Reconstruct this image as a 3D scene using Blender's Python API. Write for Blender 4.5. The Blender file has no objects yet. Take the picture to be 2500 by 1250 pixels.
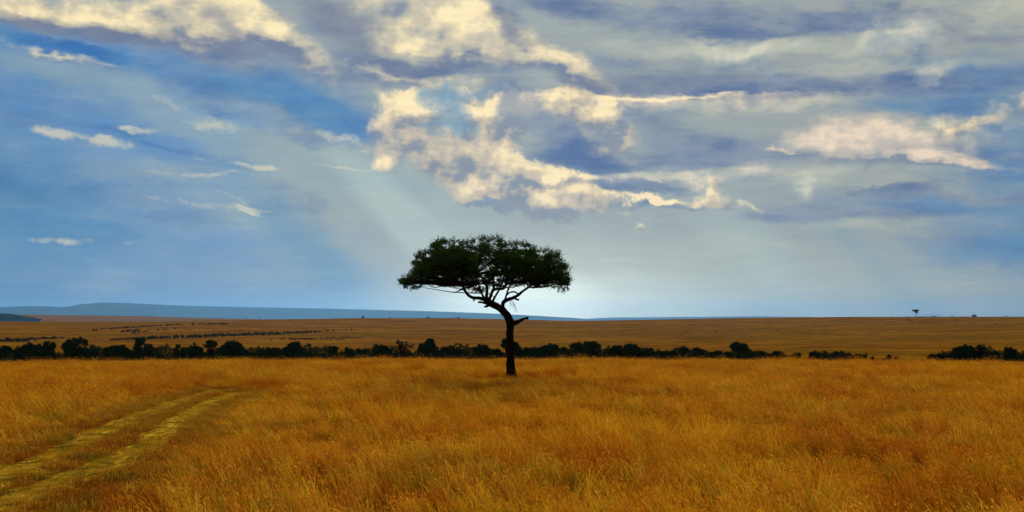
import bpy, bmesh, math, random
import numpy as np
from mathutils import Vector, Matrix, noise as mnoise

rng = np.random.default_rng(7)
random.seed(7)
SC = bpy.context.scene
COL = SC.collection
R = math.radians

# ------------------------------------------------------------------ camera
F = 3018.0            # focal length in photo pixels (2500 px wide)
HZ = 790.0            # photo row of the true horizon
H = 3.2               # eye height (standing in an open vehicle)
PITCH = math.atan((HZ - 625.0) / F)
cam_d = bpy.data.cameras.new('camera')
cam_d.sensor_width = 36.0
cam_d.lens = 36.0 * F / 2500.0
cam_d.clip_start = 0.1
cam_d.clip_end = 120000.0
cam = bpy.data.objects.new('camera', cam_d)
COL.objects.link(cam)
cam.location = (0, 0, H)
cam.rotation_euler = (math.pi / 2 + PITCH, 0, 0)
SC.camera = cam

# ------------------------------------------------------------------ light
SUN_AZ, SUN_EL = R(-3), R(24)       # sun behind the clouds, just above the frame over the tree
sd = bpy.data.lights.new('sun', 'SUN')
sd.energy = 3.2
sd.angle = R(24)
sd.color = (1.0, 0.86, 0.66)
so = bpy.data.objects.new('sun', sd)
COL.objects.link(so)
sun_dir = Vector((math.sin(SUN_AZ) * math.cos(SUN_EL), math.cos(SUN_AZ) * math.cos(SUN_EL), math.sin(SUN_EL)))
so.rotation_euler = sun_dir.to_track_quat('Z', 'Y').to_euler()

SC.render.engine = 'CYCLES'
SC.cycles.use_denoising = True
SC.cycles.max_bounces = 6
SC.cycles.transmission_bounces = 4
SC.cycles.transparent_max_bounces = 8
SC.cycles.diffuse_bounces = 2
SC.cycles.volume_bounces = 0
SC.cycles.caustics_reflective = False
SC.cycles.caustics_refractive = False
SC.cycles.sample_clamp_indirect = 4
SC.view_settings.view_transform = 'Standard'
SC.view_settings.look = 'None'
SC.view_settings.exposure = 0.0
SC.view_settings.gamma = 1.0
SC.view_settings.use_curve_mapping = False


def lin(c):
    o = []
    for v in c:
        v = v / 255.0
        o.append(v / 12.92 if v <= 0.04045 else ((v + 0.055) / 1.055) ** 2.4)
    return o


def pdir(px, py):
    a = (px - 1250.0) / F
    b = (625.0 - py) / F
    return Vector((a, math.cos(PITCH) - b * math.sin(PITCH), math.sin(PITCH) + b * math.cos(PITCH)))


def at(px, py, d):
    """world point seen at photo pixel px, py and lying d metres ahead (along +Y)"""
    v = pdir(px, py)
    return Vector((v.x / v.y * d, d, H + v.z / v.y * d))


def azel(px, py):
    v = pdir(px, py).normalized()
    return math.atan2(v.x, v.y), math.asin(v.z)


# ------------------------------------------------------------------ sky (world)
world = bpy.data.worlds.new('World')
SC.world = world
world.use_nodes = True
NT = world.node_tree
for n in list(NT.nodes):
    NT.nodes.remove(n)


def wn(kind, **kw):
    n = NT.nodes.new(kind)
    for k, v in kw.items():
        setattr(n, k, v)
    return n


def L(a, b):
    NT.links.new(a, b)


def wmath(op, a, b=None, c=None, clamp=False):
    n = wn('ShaderNodeMath', operation=op, use_clamp=clamp)
    for i, v in enumerate((a, b, c)):
        if v is None:
            continue
        if isinstance(v, (int, float)):
            n.inputs[i].default_value = v
        else:
            L(v, n.inputs[i])
    return n.outputs[0]


def wsmooth(v, lo, hi, a=0.0, b=1.0):
    n = wn('ShaderNodeMapRange', interpolation_type='SMOOTHSTEP')
    L(v, n.inputs[0])
    n.inputs[1].default_value = lo
    n.inputs[2].default_value = hi
    n.inputs[3].default_value = a
    n.inputs[4].default_value = b
    return n.outputs[0]


def wvec(op, a, b):
    n = wn('ShaderNodeVectorMath', operation=op)
    for i, v in enumerate((a, b)):
        if isinstance(v, (tuple, list)):
            n.inputs[i].default_value = v
        elif isinstance(v, (int, float)):
            n.inputs[3].default_value = v
        else:
            L(v, n.inputs[3 if op == 'SCALE' and i == 1 else i])
    return n.outputs[0]


def wnoise(vec, scale, detail=4, rough=0.55, out='Fac', dist=0.0):
    n = wn('ShaderNodeTexNoise')
    n.noise_dimensions = '3D'
    L(vec, n.inputs['Vector'])
    n.inputs['Scale'].default_value = scale
    n.inputs['Detail'].default_value = detail
    n.inputs['Roughness'].default_value = rough
    n.inputs['Distortion'].default_value = dist
    return n.outputs[out]


def wmix(fac, a, b):
    n = wn('ShaderNodeMix', data_type='RGBA')
    if isinstance(fac, (int, float)):
        n.inputs[0].default_value = fac
    else:
        L(fac, n.inputs[0])
    for i, v in ((6, a), (7, b)):
        if isinstance(v, (tuple, list)):
            n.inputs[i].default_value = (*v, 1)
        else:
            L(v, n.inputs[i])
    return n.outputs[2]


def sk(c):
    return [v * 10.0 for v in lin(c)]      # Background strength is 0.1


tc = wn('ShaderNodeTexCoord')
DIR = tc.outputs['Generated']
sep = wn('ShaderNodeSeparateXYZ')
L(DIR, sep.inputs[0])
AZ = wmath('ARCTAN2', sep.outputs[0], sep.outputs[1])
EL = wmath('ARCSINE', sep.outputs[2])
U = wmath('MULTIPLY', AZ, 30.18)
V = wmath('MULTIPLY', EL, -30.18)
cmb = wn('ShaderNodeCombineXYZ')
L(U, cmb.inputs[0])
L(V, cmb.inputs[1])
UV = cmb.outputs[0]                        # 1 unit = 100 photo pixels of angle
# noise space: the direction itself, streaks lying almost level
mp = wn('ShaderNodeMapping')
L(DIR, mp.inputs[0])
mp.inputs['Rotation'].default_value = (0, R(-5), 0)
mp.inputs['Scale'].default_value = (1.0, 1.0, 2.6)
NP = mp.outputs[0]
mp2 = wn('ShaderNodeMapping')
L(DIR, mp2.inputs[0])
mp2.inputs['Rotation'].default_value = (0, R(12), 0)
mp2.inputs['Scale'].default_value = (0.7, 0.7, 5.0)
NS = mp2.outputs[0]                        # strongly streaked

w1 = wvec('SCALE', wvec('SUBTRACT', wnoise(NP, 9, 6, 0.62, 'Color'), (0.5, 0.5, 0.5)), 1.7)
w2 = wvec('SCALE', wvec('SUBTRACT', wnoise(DIR, 34, 5, 0.66, 'Color'), (0.5, 0.5, 0.5)), 1.0)
UVS = wvec('ADD', UV, w1)                  # softly warped
UVP = wvec('ADD', wvec('ADD', UV, wvec('SCALE', w1, 0.45)), w2)   # billowy

FB = wnoise(wvec('ADD', NP, wvec('SCALE', w1, 0.012)), 20, 7, 0.60)              # billow detail
FR = wnoise(wvec('ADD', NP, wvec('SCALE', w1, 0.012)), 15, 5, 0.55)
FRo = wnoise(wvec('ADD', wvec('ADD', NP, (-0.009, 0.0, 0.040)), wvec('SCALE', w1, 0.012)), 15, 5, 0.55)
FP = wnoise(wvec('ADD', DIR, wvec('SCALE', w2, 0.006)), 52, 6, 0.62)
FPo = wnoise(wvec('ADD', wvec('ADD', DIR, (-0.0035, 0.0, 0.006)), wvec('SCALE', w2, 0.006)), 52, 6, 0.62)
FM = wmath('MULTIPLY_ADD', FP, 0.55, wmath('MULTIPLY', FB, 0.45))
SL = wnoise(NP, 13, 5, 0.6)
STR = wnoise(wvec('ADD', NS, wvec('SCALE', w1, 0.02)), 7, 7, 0.60)               # streak detail


def wvoro(vec, scale, detail):
    n = wn('ShaderNodeTexVoronoi')
    n.feature = 'F1'
    n.normalize = False
    L(vec, n.inputs['Vector'])
    n.inputs['Scale'].default_value = scale
    n.inputs['Detail'].default_value = detail
    n.inputs['Roughness'].default_value = 0.45
    n.inputs['Lacunarity'].default_value = 2.3
    return n.outputs['Distance']


vw = wvec('ADD', DIR, wvec('SCALE', w2, 0.012))
PV = wmath('SUBTRACT', 1.0, wvoro(vw, 24, 2.0))
PVo = wmath('SUBTRACT', 1.0, wvoro(wvec('ADD', vw, (-0.0035, 0.0, 0.0075)), 24, 2.0))


def cloud(col, vec, lst, lit, mid, dark, nz, amp, lo, hi, op, k1, k2, off=(-0.10, -0.22, 0)):
    """cloud layer whose side towards the hidden sun is bright and whose base is grey"""
    s = blobs(vec, lst)
    s2 = blobs(wvec('ADD', vec, off), lst)
    near = wsmooth(s, 0.0, 0.3)
    dens = wmath('MULTIPLY_ADD', wmath('SUBTRACT', nz, 0.5), amp, s)
    sh = wmath('MULTIPLY_ADD', wmath('SUBTRACT', s, s2), k1, 0.30)
    sh = wmath('MULTIPLY_ADD', wmath('SUBTRACT', PV, PVo), k2, sh)
    sh = wmath('MULTIPLY_ADD', wmath('SUBTRACT', FR, FRo), 1.3, sh)
    sh = wmath('MULTIPLY_ADD', wmath('SUBTRACT', FB, 0.5), 2.3, sh)
    sh = wmath('MULTIPLY_ADD', wmath('SUBTRACT', FP, 0.5), 1.1, sh)
    cc = wmix(wsmooth(sh, -0.35, 0.40), dark, mid)
    cc = wmix(wsmooth(sh, 0.25, 1.30), cc, lit)
    return over(col, wmath('MULTIPLY', wsmooth(dens, lo, hi, 0.0, op), near), cc)


def shelf(col, lst, color, op):
    """cloud shadows that end on a crisp, nearly level lower edge"""
    su = wn('ShaderNodeSeparateXYZ')
    L(wvec('ADD', UV, wvec('SCALE', w1, 0.10)), su.inputs[0])
    for (cx, cy, rx, ry, slope) in lst:
        a, e = azel(cx, cy)
        b = blobs(wvec('ADD', UV, wvec('SCALE', w1, 0.3)), [(cx, cy, rx, ry)])
        b = wmath('MULTIPLY_ADD', wmath('SUBTRACT', STR, 0.5), 1.0, b)
        vv_ = wmath('SUBTRACT', su.outputs[1], wmath('MULTIPLY_ADD', wmath('SUBTRACT', su.outputs[0], a * 30.18), slope, -e * 30.18))
        col = over(col, wmath('MULTIPLY', wsmooth(b, 0.1, 0.9, 0.0, op), wsmooth(vv_, 0.10, -0.05)), color)
    return col


def blobs(vec, lst):
    acc = None
    for b in lst:
        cx, cy, rx, ry = b[:4]
        rot = b[4] if len(b) > 4 else 0
        w = b[5] if len(b) > 5 else 1.0
        a, e = azel(cx, cy)
        m = wn('ShaderNodeMapping', vector_type='TEXTURE')
        L(vec, m.inputs[0])
        m.inputs['Location'].default_value = (a * 30.18, -e * 30.18, 0)
        m.inputs['Rotation'].default_value = (0, 0, R(rot))
        m.inputs['Scale'].default_value = (rx / 100 * 1.45, ry / 100 * 1.45, 1)
        g = wn('ShaderNodeTexGradient', gradient_type='SPHERICAL')
        L(m.outputs[0], g.inputs[0])
        acc = wmath('MULTIPLY_ADD', g.outputs[1], w, 0.0 if acc is None else acc)
    return acc


# base blue, with a share of the physical sky
nis = wn('ShaderNodeTexSky')
nis.sky_type = 'NISHITA'
nis.sun_disc = False
nis.sun_elevation = SUN_EL
nis.sun_rotation = SUN_AZ
nis.air_density = 1.2
nis.dust_density = 1.5
blue = wmix(wsmooth(EL, 0.0, 0.30), sk((48, 120, 166)), sk((66, 122, 172)))
blue = wmix(wsmooth(STR, 0.35, 0.7, 0.0, 0.5), blue, sk((38, 106, 160)))
base = wmix(0.06, blue, nis.outputs[0])


def over(col, alpha, c):
    return wmix(alpha, col, c)


def layer(col, vec, lst, color, nz, amp, lo, hi, op):
    s = blobs(vec, lst)
    near = wsmooth(s, 0.0, 0.3)
    s = wmath('MULTIPLY_ADD', wmath('SUBTRACT', nz, 0.5), amp, s)
    return over(col, wmath('MULTIPLY', wsmooth(s, lo, hi, 0.0, op), near), color)


slate = wmix(wsmooth(SL, 0.35, 0.65), sk((92, 110, 148)), sk((142, 149, 160)))
deep = wmix(wsmooth(SL, 0.35, 0.65), sk((60, 112, 166)), sk((92, 136, 174)))
c = base
# warm grey veil, right and centre
c = layer(c, UVS, [(1650, 640, 900, 250), (1180, 660, 260, 120, 42, .45), (1080, 500, 200, 60, 20, .35), (1500, 400, 800, 260), (1750, 220, 950, 190),
                   (1900, 60, 1000, 160), (1000, 140, 500, 130), (500, 20, 700, 100), (1000, 400, 300, 160)],
          sk((161, 164, 158)), STR, 1.2, 0.0, 0.85, 0.93)
# pale streaks on the left blue
c = layer(c, UVS, [(440, 270, 640, 44, 16, .7), (360, 400, 560, 40, 8, .6), (820, 410, 300, 55, 14, .8), (120, 190, 260, 50, 14, .7),
                   (300, 640, 600, 60, 4, .45), (700, 560, 300, 60, 20, .35), (620, 340, 280, 30, 14, .7), (200, 510, 420, 22, 6, .4)],
          sk((150, 166, 168)), STR, 2.0, 0.05, 1.05, 0.62)
c = layer(c, UVS, [(1750, 700, 800, 110, 0, .9), (1300, 650, 420, 100, 0, .6), (2300, 740, 500, 60, 0, .6)], sk((188, 186, 164)), STR, 0.8, 0.0, 1.0, 0.5)
c = layer(c, UVS, [(250, 200, 420, 90, 10, .8), (300, 430, 500, 110, 8, .8), (600, 560, 420, 90, 10, .5), (150, 650, 420, 70, 0, .6)], sk((150, 164, 172)), SL, 3.2, 0.15, 1.3, 0.5)
c = layer(c, UVS, [(420, 190, 420, 60, 12, .8), (120, 480, 360, 70, 4, .8), (620, 470, 300, 60, 14, .6), (700, 260, 260, 70, 16, .7)], sk((64, 108, 156)), FB, 3.2, 0.15, 1.3, 0.5)
# light shafts slanting down to the right
c = layer(c, UV, [(1050, 610, 330, 50, 45, 1.5), (1190, 640, 420, 100, 46, .7), (1870, 650, 420, 90, 47, .8), (1500, 640, 360, 60, 48, .4), (560, 520, 600, 36, 30, .35)],
          sk((182, 192, 182)), STR, 0.5, 0.05, 1.2, 0.60)
c = layer(c, UV, [(2110, 620, 380, 60, 46, .5), (790, 640, 330, 70, 45, 1.0), (80, 520, 300, 160, 10, .7)],
          sk((88, 138, 168)), STR, 0.3, 0.1, 0.9, 0.45)
# deep blue gaps
c = layer(c, UVS, [(690, 215, 290, 62, 14, 1.1), (850, 305, 110, 42, 20), (90, 95, 160, 26, 12), (330, 330, 200, 12, 10, .6), (200, 120, 160, 22, 15, .8),
                   (2380, 190, 260, 60, 0, .9), (2400, 370, 180, 34, 0, 1), (2250, 275, 280, 24, 0, .6),
                   (2330, 500, 260, 26, 4, .8), (2440, 600, 240, 50, 0, .7), (2440, 430, 120, 20, 0, .6)],
          deep, STR, 1.1, 0.05, 0.95, 0.85)
# slate undersides
c = layer(c, UVS, [(600, 120, 480, 40, 8, 1.0), (300, 95, 260, 26, 5, .9), (820, 60, 190, 52, 33, 1.2), (1050, 168, 170, 22, 2), (1250, 80, 90, 38, 50),
                   (1600, 190, 330, 42, 3, 1.2), (1345, 320, 220, 50, 36, 1.2), (1480, 385, 240, 26, 3), (1690, 345, 220, 56, 20, 1.2),
                   (1860, 382, 200, 20, 0, 1.2), (2020, 212, 420, 26, 0, 1.2), (1440, 455, 260, 12, 1), (1730, 45, 240, 40, 5),
                   (2050, 62, 260, 26, 0), (2300, 62, 260, 28, 6), (1660, 500, 160, 8, 0), (1990, 525, 260, 13, 2), (2300, 470, 220, 12, 3),
                   (1450, 20, 300, 24, 6), (1000, 12, 200, 14, 6), (1500, 130, 200, 20, 5, .7)],
          slate, STR, 2.1, 0.05, 1.10, 0.85)
# grey-white lit veils and folded grey puffs
c = layer(c, UVS, [(2420, 28, 240, 44, -4), (2090, 110, 210, 26, 0), (1830, 120, 90, 40, 0), (2150, 170, 260, 20, 0),
                   (1700, 100, 260, 22, 5, .7), (1850, 270, 300, 18, 0, .8), (1950, 430, 300, 30, 0, .8), (1650, 420, 200, 14, 0),
                   (2110, 560, 130, 18, 4, .8), (1950, 360, 90, 16, 0)],
          sk((188, 188, 170)), FB, 1.7, 0.0, 1.05, 0.72)
c = cloud(c, UVP, [(2245, 112, 120, 56, 26, 1.2), (2060, 112, 190, 34, -3, .9), (1830, 125, 90, 44, 0, .8), (2150, 185, 240, 26, 4, .7), (2365, 305, 120, 52, 8, 1), (2440, 330, 90, 50, 0, .7),
                   (1960, 445, 220, 30, 0, .7), (1720, 435, 160, 28, 0, .7), (2080, 552, 180, 26, 3, .6), (1640, 120, 200, 30, 6, .6), (2400, 30, 180, 36, -4, .8)],
          sk((206, 202, 182)), sk((164, 170, 172)), sk((108, 128, 162)), wmath('MULTIPLY_ADD', PV, 0.5, wmath('MULTIPLY', FB, 0.5)), 2.4, 0.0, 0.95, 0.9, 1.2, 1.5)
# cream sunlit clouds
relief = wmath('MULTIPLY_ADD', wmath('SUBTRACT', FR, FRo), 1.5, wmath('MULTIPLY_ADD', FB, 0.9, 0.12), clamp=True)
reliefp = wmath('MULTIPLY_ADD', wmath('SUBTRACT', FP, FPo), 2.0, relief, clamp=True)
cream = wmix(wsmooth(reliefp, 0.22, 0.88), sk((150, 148, 146)), sk((240, 216, 166)))
soft_cream = wmix(wsmooth(relief, 0.2, 0.85), sk((172, 164, 148)), sk((240, 220, 166)))
c = shelf(c, [(1950, 236, 460, 60, 0.0), (1830, 404, 220, 70, 0.0), (1440, 462, 240, 26, 0.02), (2330, 395, 260, 40, 0.02), (1050, 178, 190, 34, 0.0), (2050, 530, 280, 36, 0.0)], slate, 0.75)
c = cloud(c, UVS, [(250, 38, 230, 52, 3, 1.2), (335, 72, 110, 26, 10), (480, 25, 150, 55, 8, 1.1), (20, 18, 110, 30, 0, 1), (620, 40, 120, 52, 20, 1.1),
                   (690, 85, 150, 36, 38, 1.2), (130, 133, 120, 12, 14, .8), (1010, 45, 200, 55, 12, 1.1), (1150, 75, 130, 85, 30, 1.1),
                   (1010, 112, 190, 34, 10, 1), (1290, 130, 200, 46, 22, 1.1), (1400, 175, 190, 28, 15, .9), (1000, 192, 190, 20, 12, .8),
                   (1480, 252, 260, 24, 0, .8), (1620, 245, 300, 8, 0, .8)],
          sk((242, 224, 180)), sk((194, 184, 162)), sk((122, 128, 148)), FM, 2.4, -0.05, 1.2, 0.9, 1.1, 1.2)
c = layer(c, UVS, [(1050, 166, 170, 17, 3, 1.1), (1240, 76, 66, 36, 52, 1.1), (560, 100, 330, 18, 4, .8), (130, 60, 150, 16, 12, .8), (545, 40, 34, 50, -20, .8), (400, 25, 40, 30, 10, .4),
                   (850, 60, 130, 46, 35, 1.2), (1430, 208, 70, 22, 4, 1.0), (1600, 190, 260, 32, 3, .9), (1160, 150, 120, 10, 8, .7), (2290, 360, 90, 16, 4, .8), (2200, 345, 80, 5, 0, .7)],
          wmix(0.5, slate, sk((132, 130, 138))), SL, 1.6, 0.1, 1.0, 0.85)
c = cloud(c, UVS, [(2090, 342, 130, 52, 0, 1.2), (2200, 365, 220, 40, 4, 1.0), (2290, 405, 170, 14, 2, 1), (1700, 262, 420, 26, 0, .7), (2180, 400, 160, 24, 4, .8), (1650, 430, 340, 20, 0, .6)],
          sk((232, 212, 186)), sk((192, 182, 170)), sk((136, 144, 158)), FM, 2.4, -0.1, 1.2, 0.85, 1.1, 1.3)
c = cloud(c, UVP, [(1050, 335, 170, 120, 40, 1.1), (1270, 290, 240, 56, 8, .8), (1240, 400, 240, 90, 28, .8), (1300, 495, 320, 60, 6, .7), (1460, 300, 130, 70, 35, .8), (1200, 450, 260, 60, 12, .6), (1700, 480, 260, 20, 3, .4), (950, 290, 52, 66, 10), (1000, 262, 60, 34, 15), (1030, 330, 95, 60, 35, 1.2), (955, 385, 30, 52, 60), (1085, 385, 90, 45, 25),
                   (1180, 268, 110, 26, 0), (1225, 295, 60, 60), (1185, 345, 52, 60, 110), (1215, 395, 130, 45, 30, 1.1), (1340, 268, 160, 30, 4),
                   (1450, 275, 90, 32, 20), (1490, 322, 80, 30, 45), (1310, 420, 130, 24, 28), (1520, 432, 260, 10, 0, .9),
                   (1160, 470, 66, 28), (1240, 490, 130, 36, 12, .9), (1380, 500, 160, 34, 6, .8), (1560, 482, 90, 14, 0), (1650, 490, 130, 10, 5),
                   (1758, 470, 24, 40), (1840, 506, 44, 13), (1568, 549, 20, 9), (1128, 224, 26, 8), (1080, 250, 40, 12, 0, .6),
                   (2330, 315, 60, 36), (2390, 300, 66, 26), (2395, 412, 64, 38), (2492, 258, 26, 56), (1935, 365, 60, 11)],
          sk((242, 222, 178)), sk((196, 182, 160)), sk((140, 143, 152)), wmath('MULTIPLY_ADD', PV, 0.62, wmath('MULTIPLY_ADD', FP, 0.6, -0.12)), 2.1, -0.05, 0.92, 0.88, 0.9, 1.9)
c = layer(c, UVS, [(1345, 325, 170, 44, 38, 1.1), (1470, 390, 200, 22, 3, .9), (1660, 345, 180, 46, 20, .7), (1225, 265, 26, 40, 20, .6)], slate, SL, 1.4, 0.1, 0.95, 0.8)
# thin wisps, left
c = layer(c, wvec('ADD', UV, wvec('SCALE', w2, 0.35)), [(100, 315, 66, 9, 8), (195, 335, 100, 13, 8), (265, 345, 70, 9, 10), (303, 310, 26, 5), (352, 321, 34, 8),
                   (425, 258, 40, 11, 22), (520, 305, 70, 15, 8), (600, 405, 100, 5, 9), (645, 413, 44, 8, 4), (585, 424, 40, 4), (450, 425, 90, 6, 2),
                   (520, 502, 120, 8, 7), (592, 510, 40, 6, 24), (560, 482, 40, 7, 20), (162, 590, 66, 8, 2), (310, 592, 14, 5), (665, 516, 24, 5),
                   (835, 338, 60, 14, 14), (893, 369, 14, 5), (840, 412, 60, 3, 5)],
          sk((204, 198, 176)), FP, 4.2, 0.0, 1.5, 0.75)
# gaps of pale blue inside the cloud ring
c = layer(c, UVP, [(1112, 302, 60, 36, 5, 1.3), (1080, 240, 60, 26, 8, 1.2), (1180, 226, 70, 14, 0, .8), (1165, 492, 40, 18, 0, .6)],
          sk((120, 152, 172)), FM, 1.8, 0.1, 0.95, 0.8)
# low glow behind the tree
c = layer(c, UV, [(1262, 750, 170, 80, 0, .6), (1290, 770, 460, 90, 0, .6), (1400, 690, 520, 200, 0, .35)], sk((244, 246, 226)), STR, 0.1, 0.0, 1.3, 0.95)
fib = wnoise(wvec('ADD', NS, wvec('SCALE', w2, 0.03)), 38, 6, 0.68)
c = wmix(wsmooth(fib, 0.50, 0.78, 0.0, 0.12), c, sk((196, 190, 170)))
c = wmix(wsmooth(fib, 0.48, 0.25, 0.0, 0.10), c, sk((96, 122, 156)))
grain = wmath('MULTIPLY_ADD', wnoise(wvec('ADD', NS, wvec('SCALE', w2, 0.02)), 22, 6, 0.65), 0.22, 0.89)
c = wvec('SCALE', c, grain)
# the rest of the sky, outside what the photograph shows: the same veil and clouds
out_a = wmath('MAXIMUM', wsmooth(EL, 0.27, 0.42), wsmooth(wmath('ABSOLUTE', AZ), 0.44, 0.62))
gen = wmix(wsmooth(STR, 0.35, 0.65), sk((84, 134, 172)), sk((158, 160, 158)))
gen = wmix(wsmooth(FB, 0.5, 0.68, 0, .8), gen, sk((206, 192, 156)))
c = wmix(out_a, c, gen)
gm = wn('ShaderNodeGamma')
L(wvec('SCALE', c, 0.1), gm.inputs[0])
gm.inputs[1].default_value = 1.28
c = wvec('SCALE', gm.outputs[0], 13.0)
bg = wn('ShaderNodeBackground')
L(c, bg.inputs[0])
bg.inputs[1].default_value = 0.1
wo = wn('ShaderNodeOutputWorld')
L(bg.outputs[0], wo.inputs[0])
world.cycles.sampling_method = 'MANUAL'
world.cycles.sample_map_resolution = 512


# ------------------------------------------------------------------ material helpers
class Mat:
    def __init__(self, name):
        self.m = bpy.data.materials.new(name)
        self.m.use_nodes = True
        self.t = self.m.node_tree
        for n in list(self.t.nodes):
            self.t.nodes.remove(n)
        self.out = self.t.nodes.new('ShaderNodeOutputMaterial')

    def n(self, kind, **kw):
        n = self.t.nodes.new(kind)
        for k, v in kw.items():
            setattr(n, k, v)
        return n

    def l(self, a, b):
        self.t.links.new(a, b)

    def noise(self, vec, scale, detail=4, rough=.55):
        n = self.n('ShaderNodeTexNoise')
        if vec is not None:
            self.l(vec, n.inputs['Vector'])
        n.inputs['Scale'].default_value = scale
        n.inputs['Detail'].default_value = detail
        n.inputs['Roughness'].default_value = rough
        return n.outputs['Fac']

    def mapv(self, vec, scale=(1, 1, 1), rot=(0, 0, 0)):
        n = self.n('ShaderNodeMapping')
        self.l(vec, n.inputs[0])
        n.inputs['Scale'].default_value = scale
        n.inputs['Rotation'].default_value = rot
        return n.outputs[0]

    def ramp(self, fac, stops):
        n = self.n('ShaderNodeValToRGB')
        self.l(fac, n.inputs[0])
        e = n.color_ramp.elements
        while len(e) < len(stops):
            e.new(0.5)
        for k, (p, col) in enumerate(stops):
            e[k].position = p
            e[k].color = (*col, 1)
        return n.outputs[0]

    def mix(self, fac, a, b, mode='MIX'):
        n = self.n('ShaderNodeMix', data_type='RGBA', blend_type=mode)
        if isinstance(fac, (int, float)):
            n.inputs[0].default_value = fac
        else:
            self.l(fac, n.inputs[0])
        for i, v in ((6, a), (7, b)):
            if isinstance(v, (tuple, list)):
                n.inputs[i].default_value = (*v, 1)
            else:
                self.l(v, n.inputs[i])
        return n.outputs[2]

    def mrange(self, v, a, b, c=0., d=1.):
        n = self.n('ShaderNodeMapRange', interpolation_type='SMOOTHSTEP')
        self.l(v, n.inputs[0])
        for i, x in enumerate((a, b, c, d)):
            n.inputs[i + 1].default_value = x
        return n.outputs[0]

    def diffuse(self, col, rough=0.9, trans=0.0, bump=None, bump_d=0.02, bump_s=0.6):
        p = self.n('ShaderNodeBsdfDiffuse')
        if isinstance(col, (tuple, list)):
            p.inputs['Color'].default_value = (*col, 1)
        else:
            self.l(col, p.inputs['Color'])
        p.inputs['Roughness'].default_value = rough * .3
        if bump is not None:
            b = self.n('ShaderNodeBump')
            b.inputs['Strength'].default_value = bump_s
            b.inputs['Distance'].default_value = bump_d
            self.l(bump, b.inputs['Height'])
            self.l(b.outputs[0], p.inputs['Normal'])
        sh = p.outputs[0]
        if trans > 0:
            tr = self.n('ShaderNodeBsdfTranslucent')
            if isinstance(col, (tuple, list)):
                tr.inputs[0].default_value = (*col, 1)
            else:
                self.l(col, tr.inputs[0])
            mx = self.n('ShaderNodeMixShader')
            mx.inputs[0].default_value = trans
            self.l(sh, mx.inputs[1])
            self.l(tr.outputs[0], mx.inputs[2])
            sh = mx.outputs[0]
        self.l(sh, self.out.inputs['Surface'])
        return self.m


def pos_of(M):
    return M.n('ShaderNodeNewGeometry').outputs['Position']


# ground: dry savanna, straw and rust with olive patches
M = Mat('savanna_ground')
P = pos_of(M)
n_big = M.noise(M.mapv(P, (.0016, .0045, .0)), 1, 5, .6)
n_mid = M.noise(M.mapv(P, (.007, .011, 0)), 1, 6, .62)
n_fin = M.noise(M.mapv(P, (.05, .12, 0)), 1, 5, .7)
n_sm = M.noise(P, 2.2, 5, .7)
cc = M.ramp(n_mid, [(.34, (.17, .05, .001)), (.46, (.40, .135, .001)), (.60, (.62, .25, .002))])
cc = M.mix(M.mrange(n_big, .42, .62), cc, (.34, .150, .002))
cc = M.mix(M.mrange(n_fin, .36, .58, .85, 0), cc, (.075, .030, .003))
cc = M.mix(M.mrange(n_sm, .3, .7, .4, 0), cc, (.10, .045, .006))
GROUND = M.diffuse(cc, 0.95, bump=n_sm, bump_d=.05, bump_s=.5)

# flattened straw in the wheel ruts
M = Mat('flattened_straw')
P = pos_of(M)
n1 = M.noise(M.mapv(P, (9, 1.4, 4), (0, 0, R(8))), 1, 5, .65)
n2 = M.noise(P, .9, 4, .6)
n3 = M.noise(P, 16, 4, .7)
cc = M.ramp(n1, [(.36, (.10, .045, .004)), (.46, (.50, .25, .012)), (.58, (.88, .50, .03))])
cc = M.mix(M.mrange(n2, .50, .62, 0, .9), cc, (.055, .032, .006))
cc = M.mix(M.mrange(n3, .35, .5, .5, 0), cc, (.12, .06, .012))
STRAWBED = M.diffuse(cc, .9, bump=n1, bump_d=.04, bump_s=.8)


def grass_mat(name, cols, patches, trans=.45):
    M = Mat(name)
    oi = M.n('ShaderNodeObjectInfo')
    at_ = M.n('ShaderNodeAttribute', attribute_name='tone')
    tip = M.n('ShaderNodeAttribute', attribute_name='tip')
    cc = M.ramp(at_.outputs['Fac'], cols)
    loc = oi.outputs['Location']
    a = M.noise(M.mapv(loc, (.045, .045, 0)), 1, 4, .6)
    b = M.noise(M.mapv(loc, (.16, .11, 0)), 1, 4, .6)
    e = M.noise(M.mapv(loc, (.7, .5, 0)), 1, 3, .6)
    cc = M.mix(M.mrange(a, .44, .58, 0, .75), cc, patches[0])          # golden swathes
    cc = M.mix(M.mrange(b, .47, .62, 0, .82), cc, patches[1])          # rust-red swathes
    cc = M.mix(M.mrange(e, .52, .66, 0, .72), cc, patches[2])          # olive tufts
    rnd = oi.outputs['Random']
    cc = M.mix(M.mrange(rnd, .66, .88, 0, .75), cc, patches[1])
    cc = M.mix(M.mrange(rnd, .25, .0, 0, .75), cc, patches[4])
    cc = M.mix(tip.outputs['Fac'], cc, patches[3])                      # seed heads
    return M.diffuse(cc, .8, trans=trans)


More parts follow.
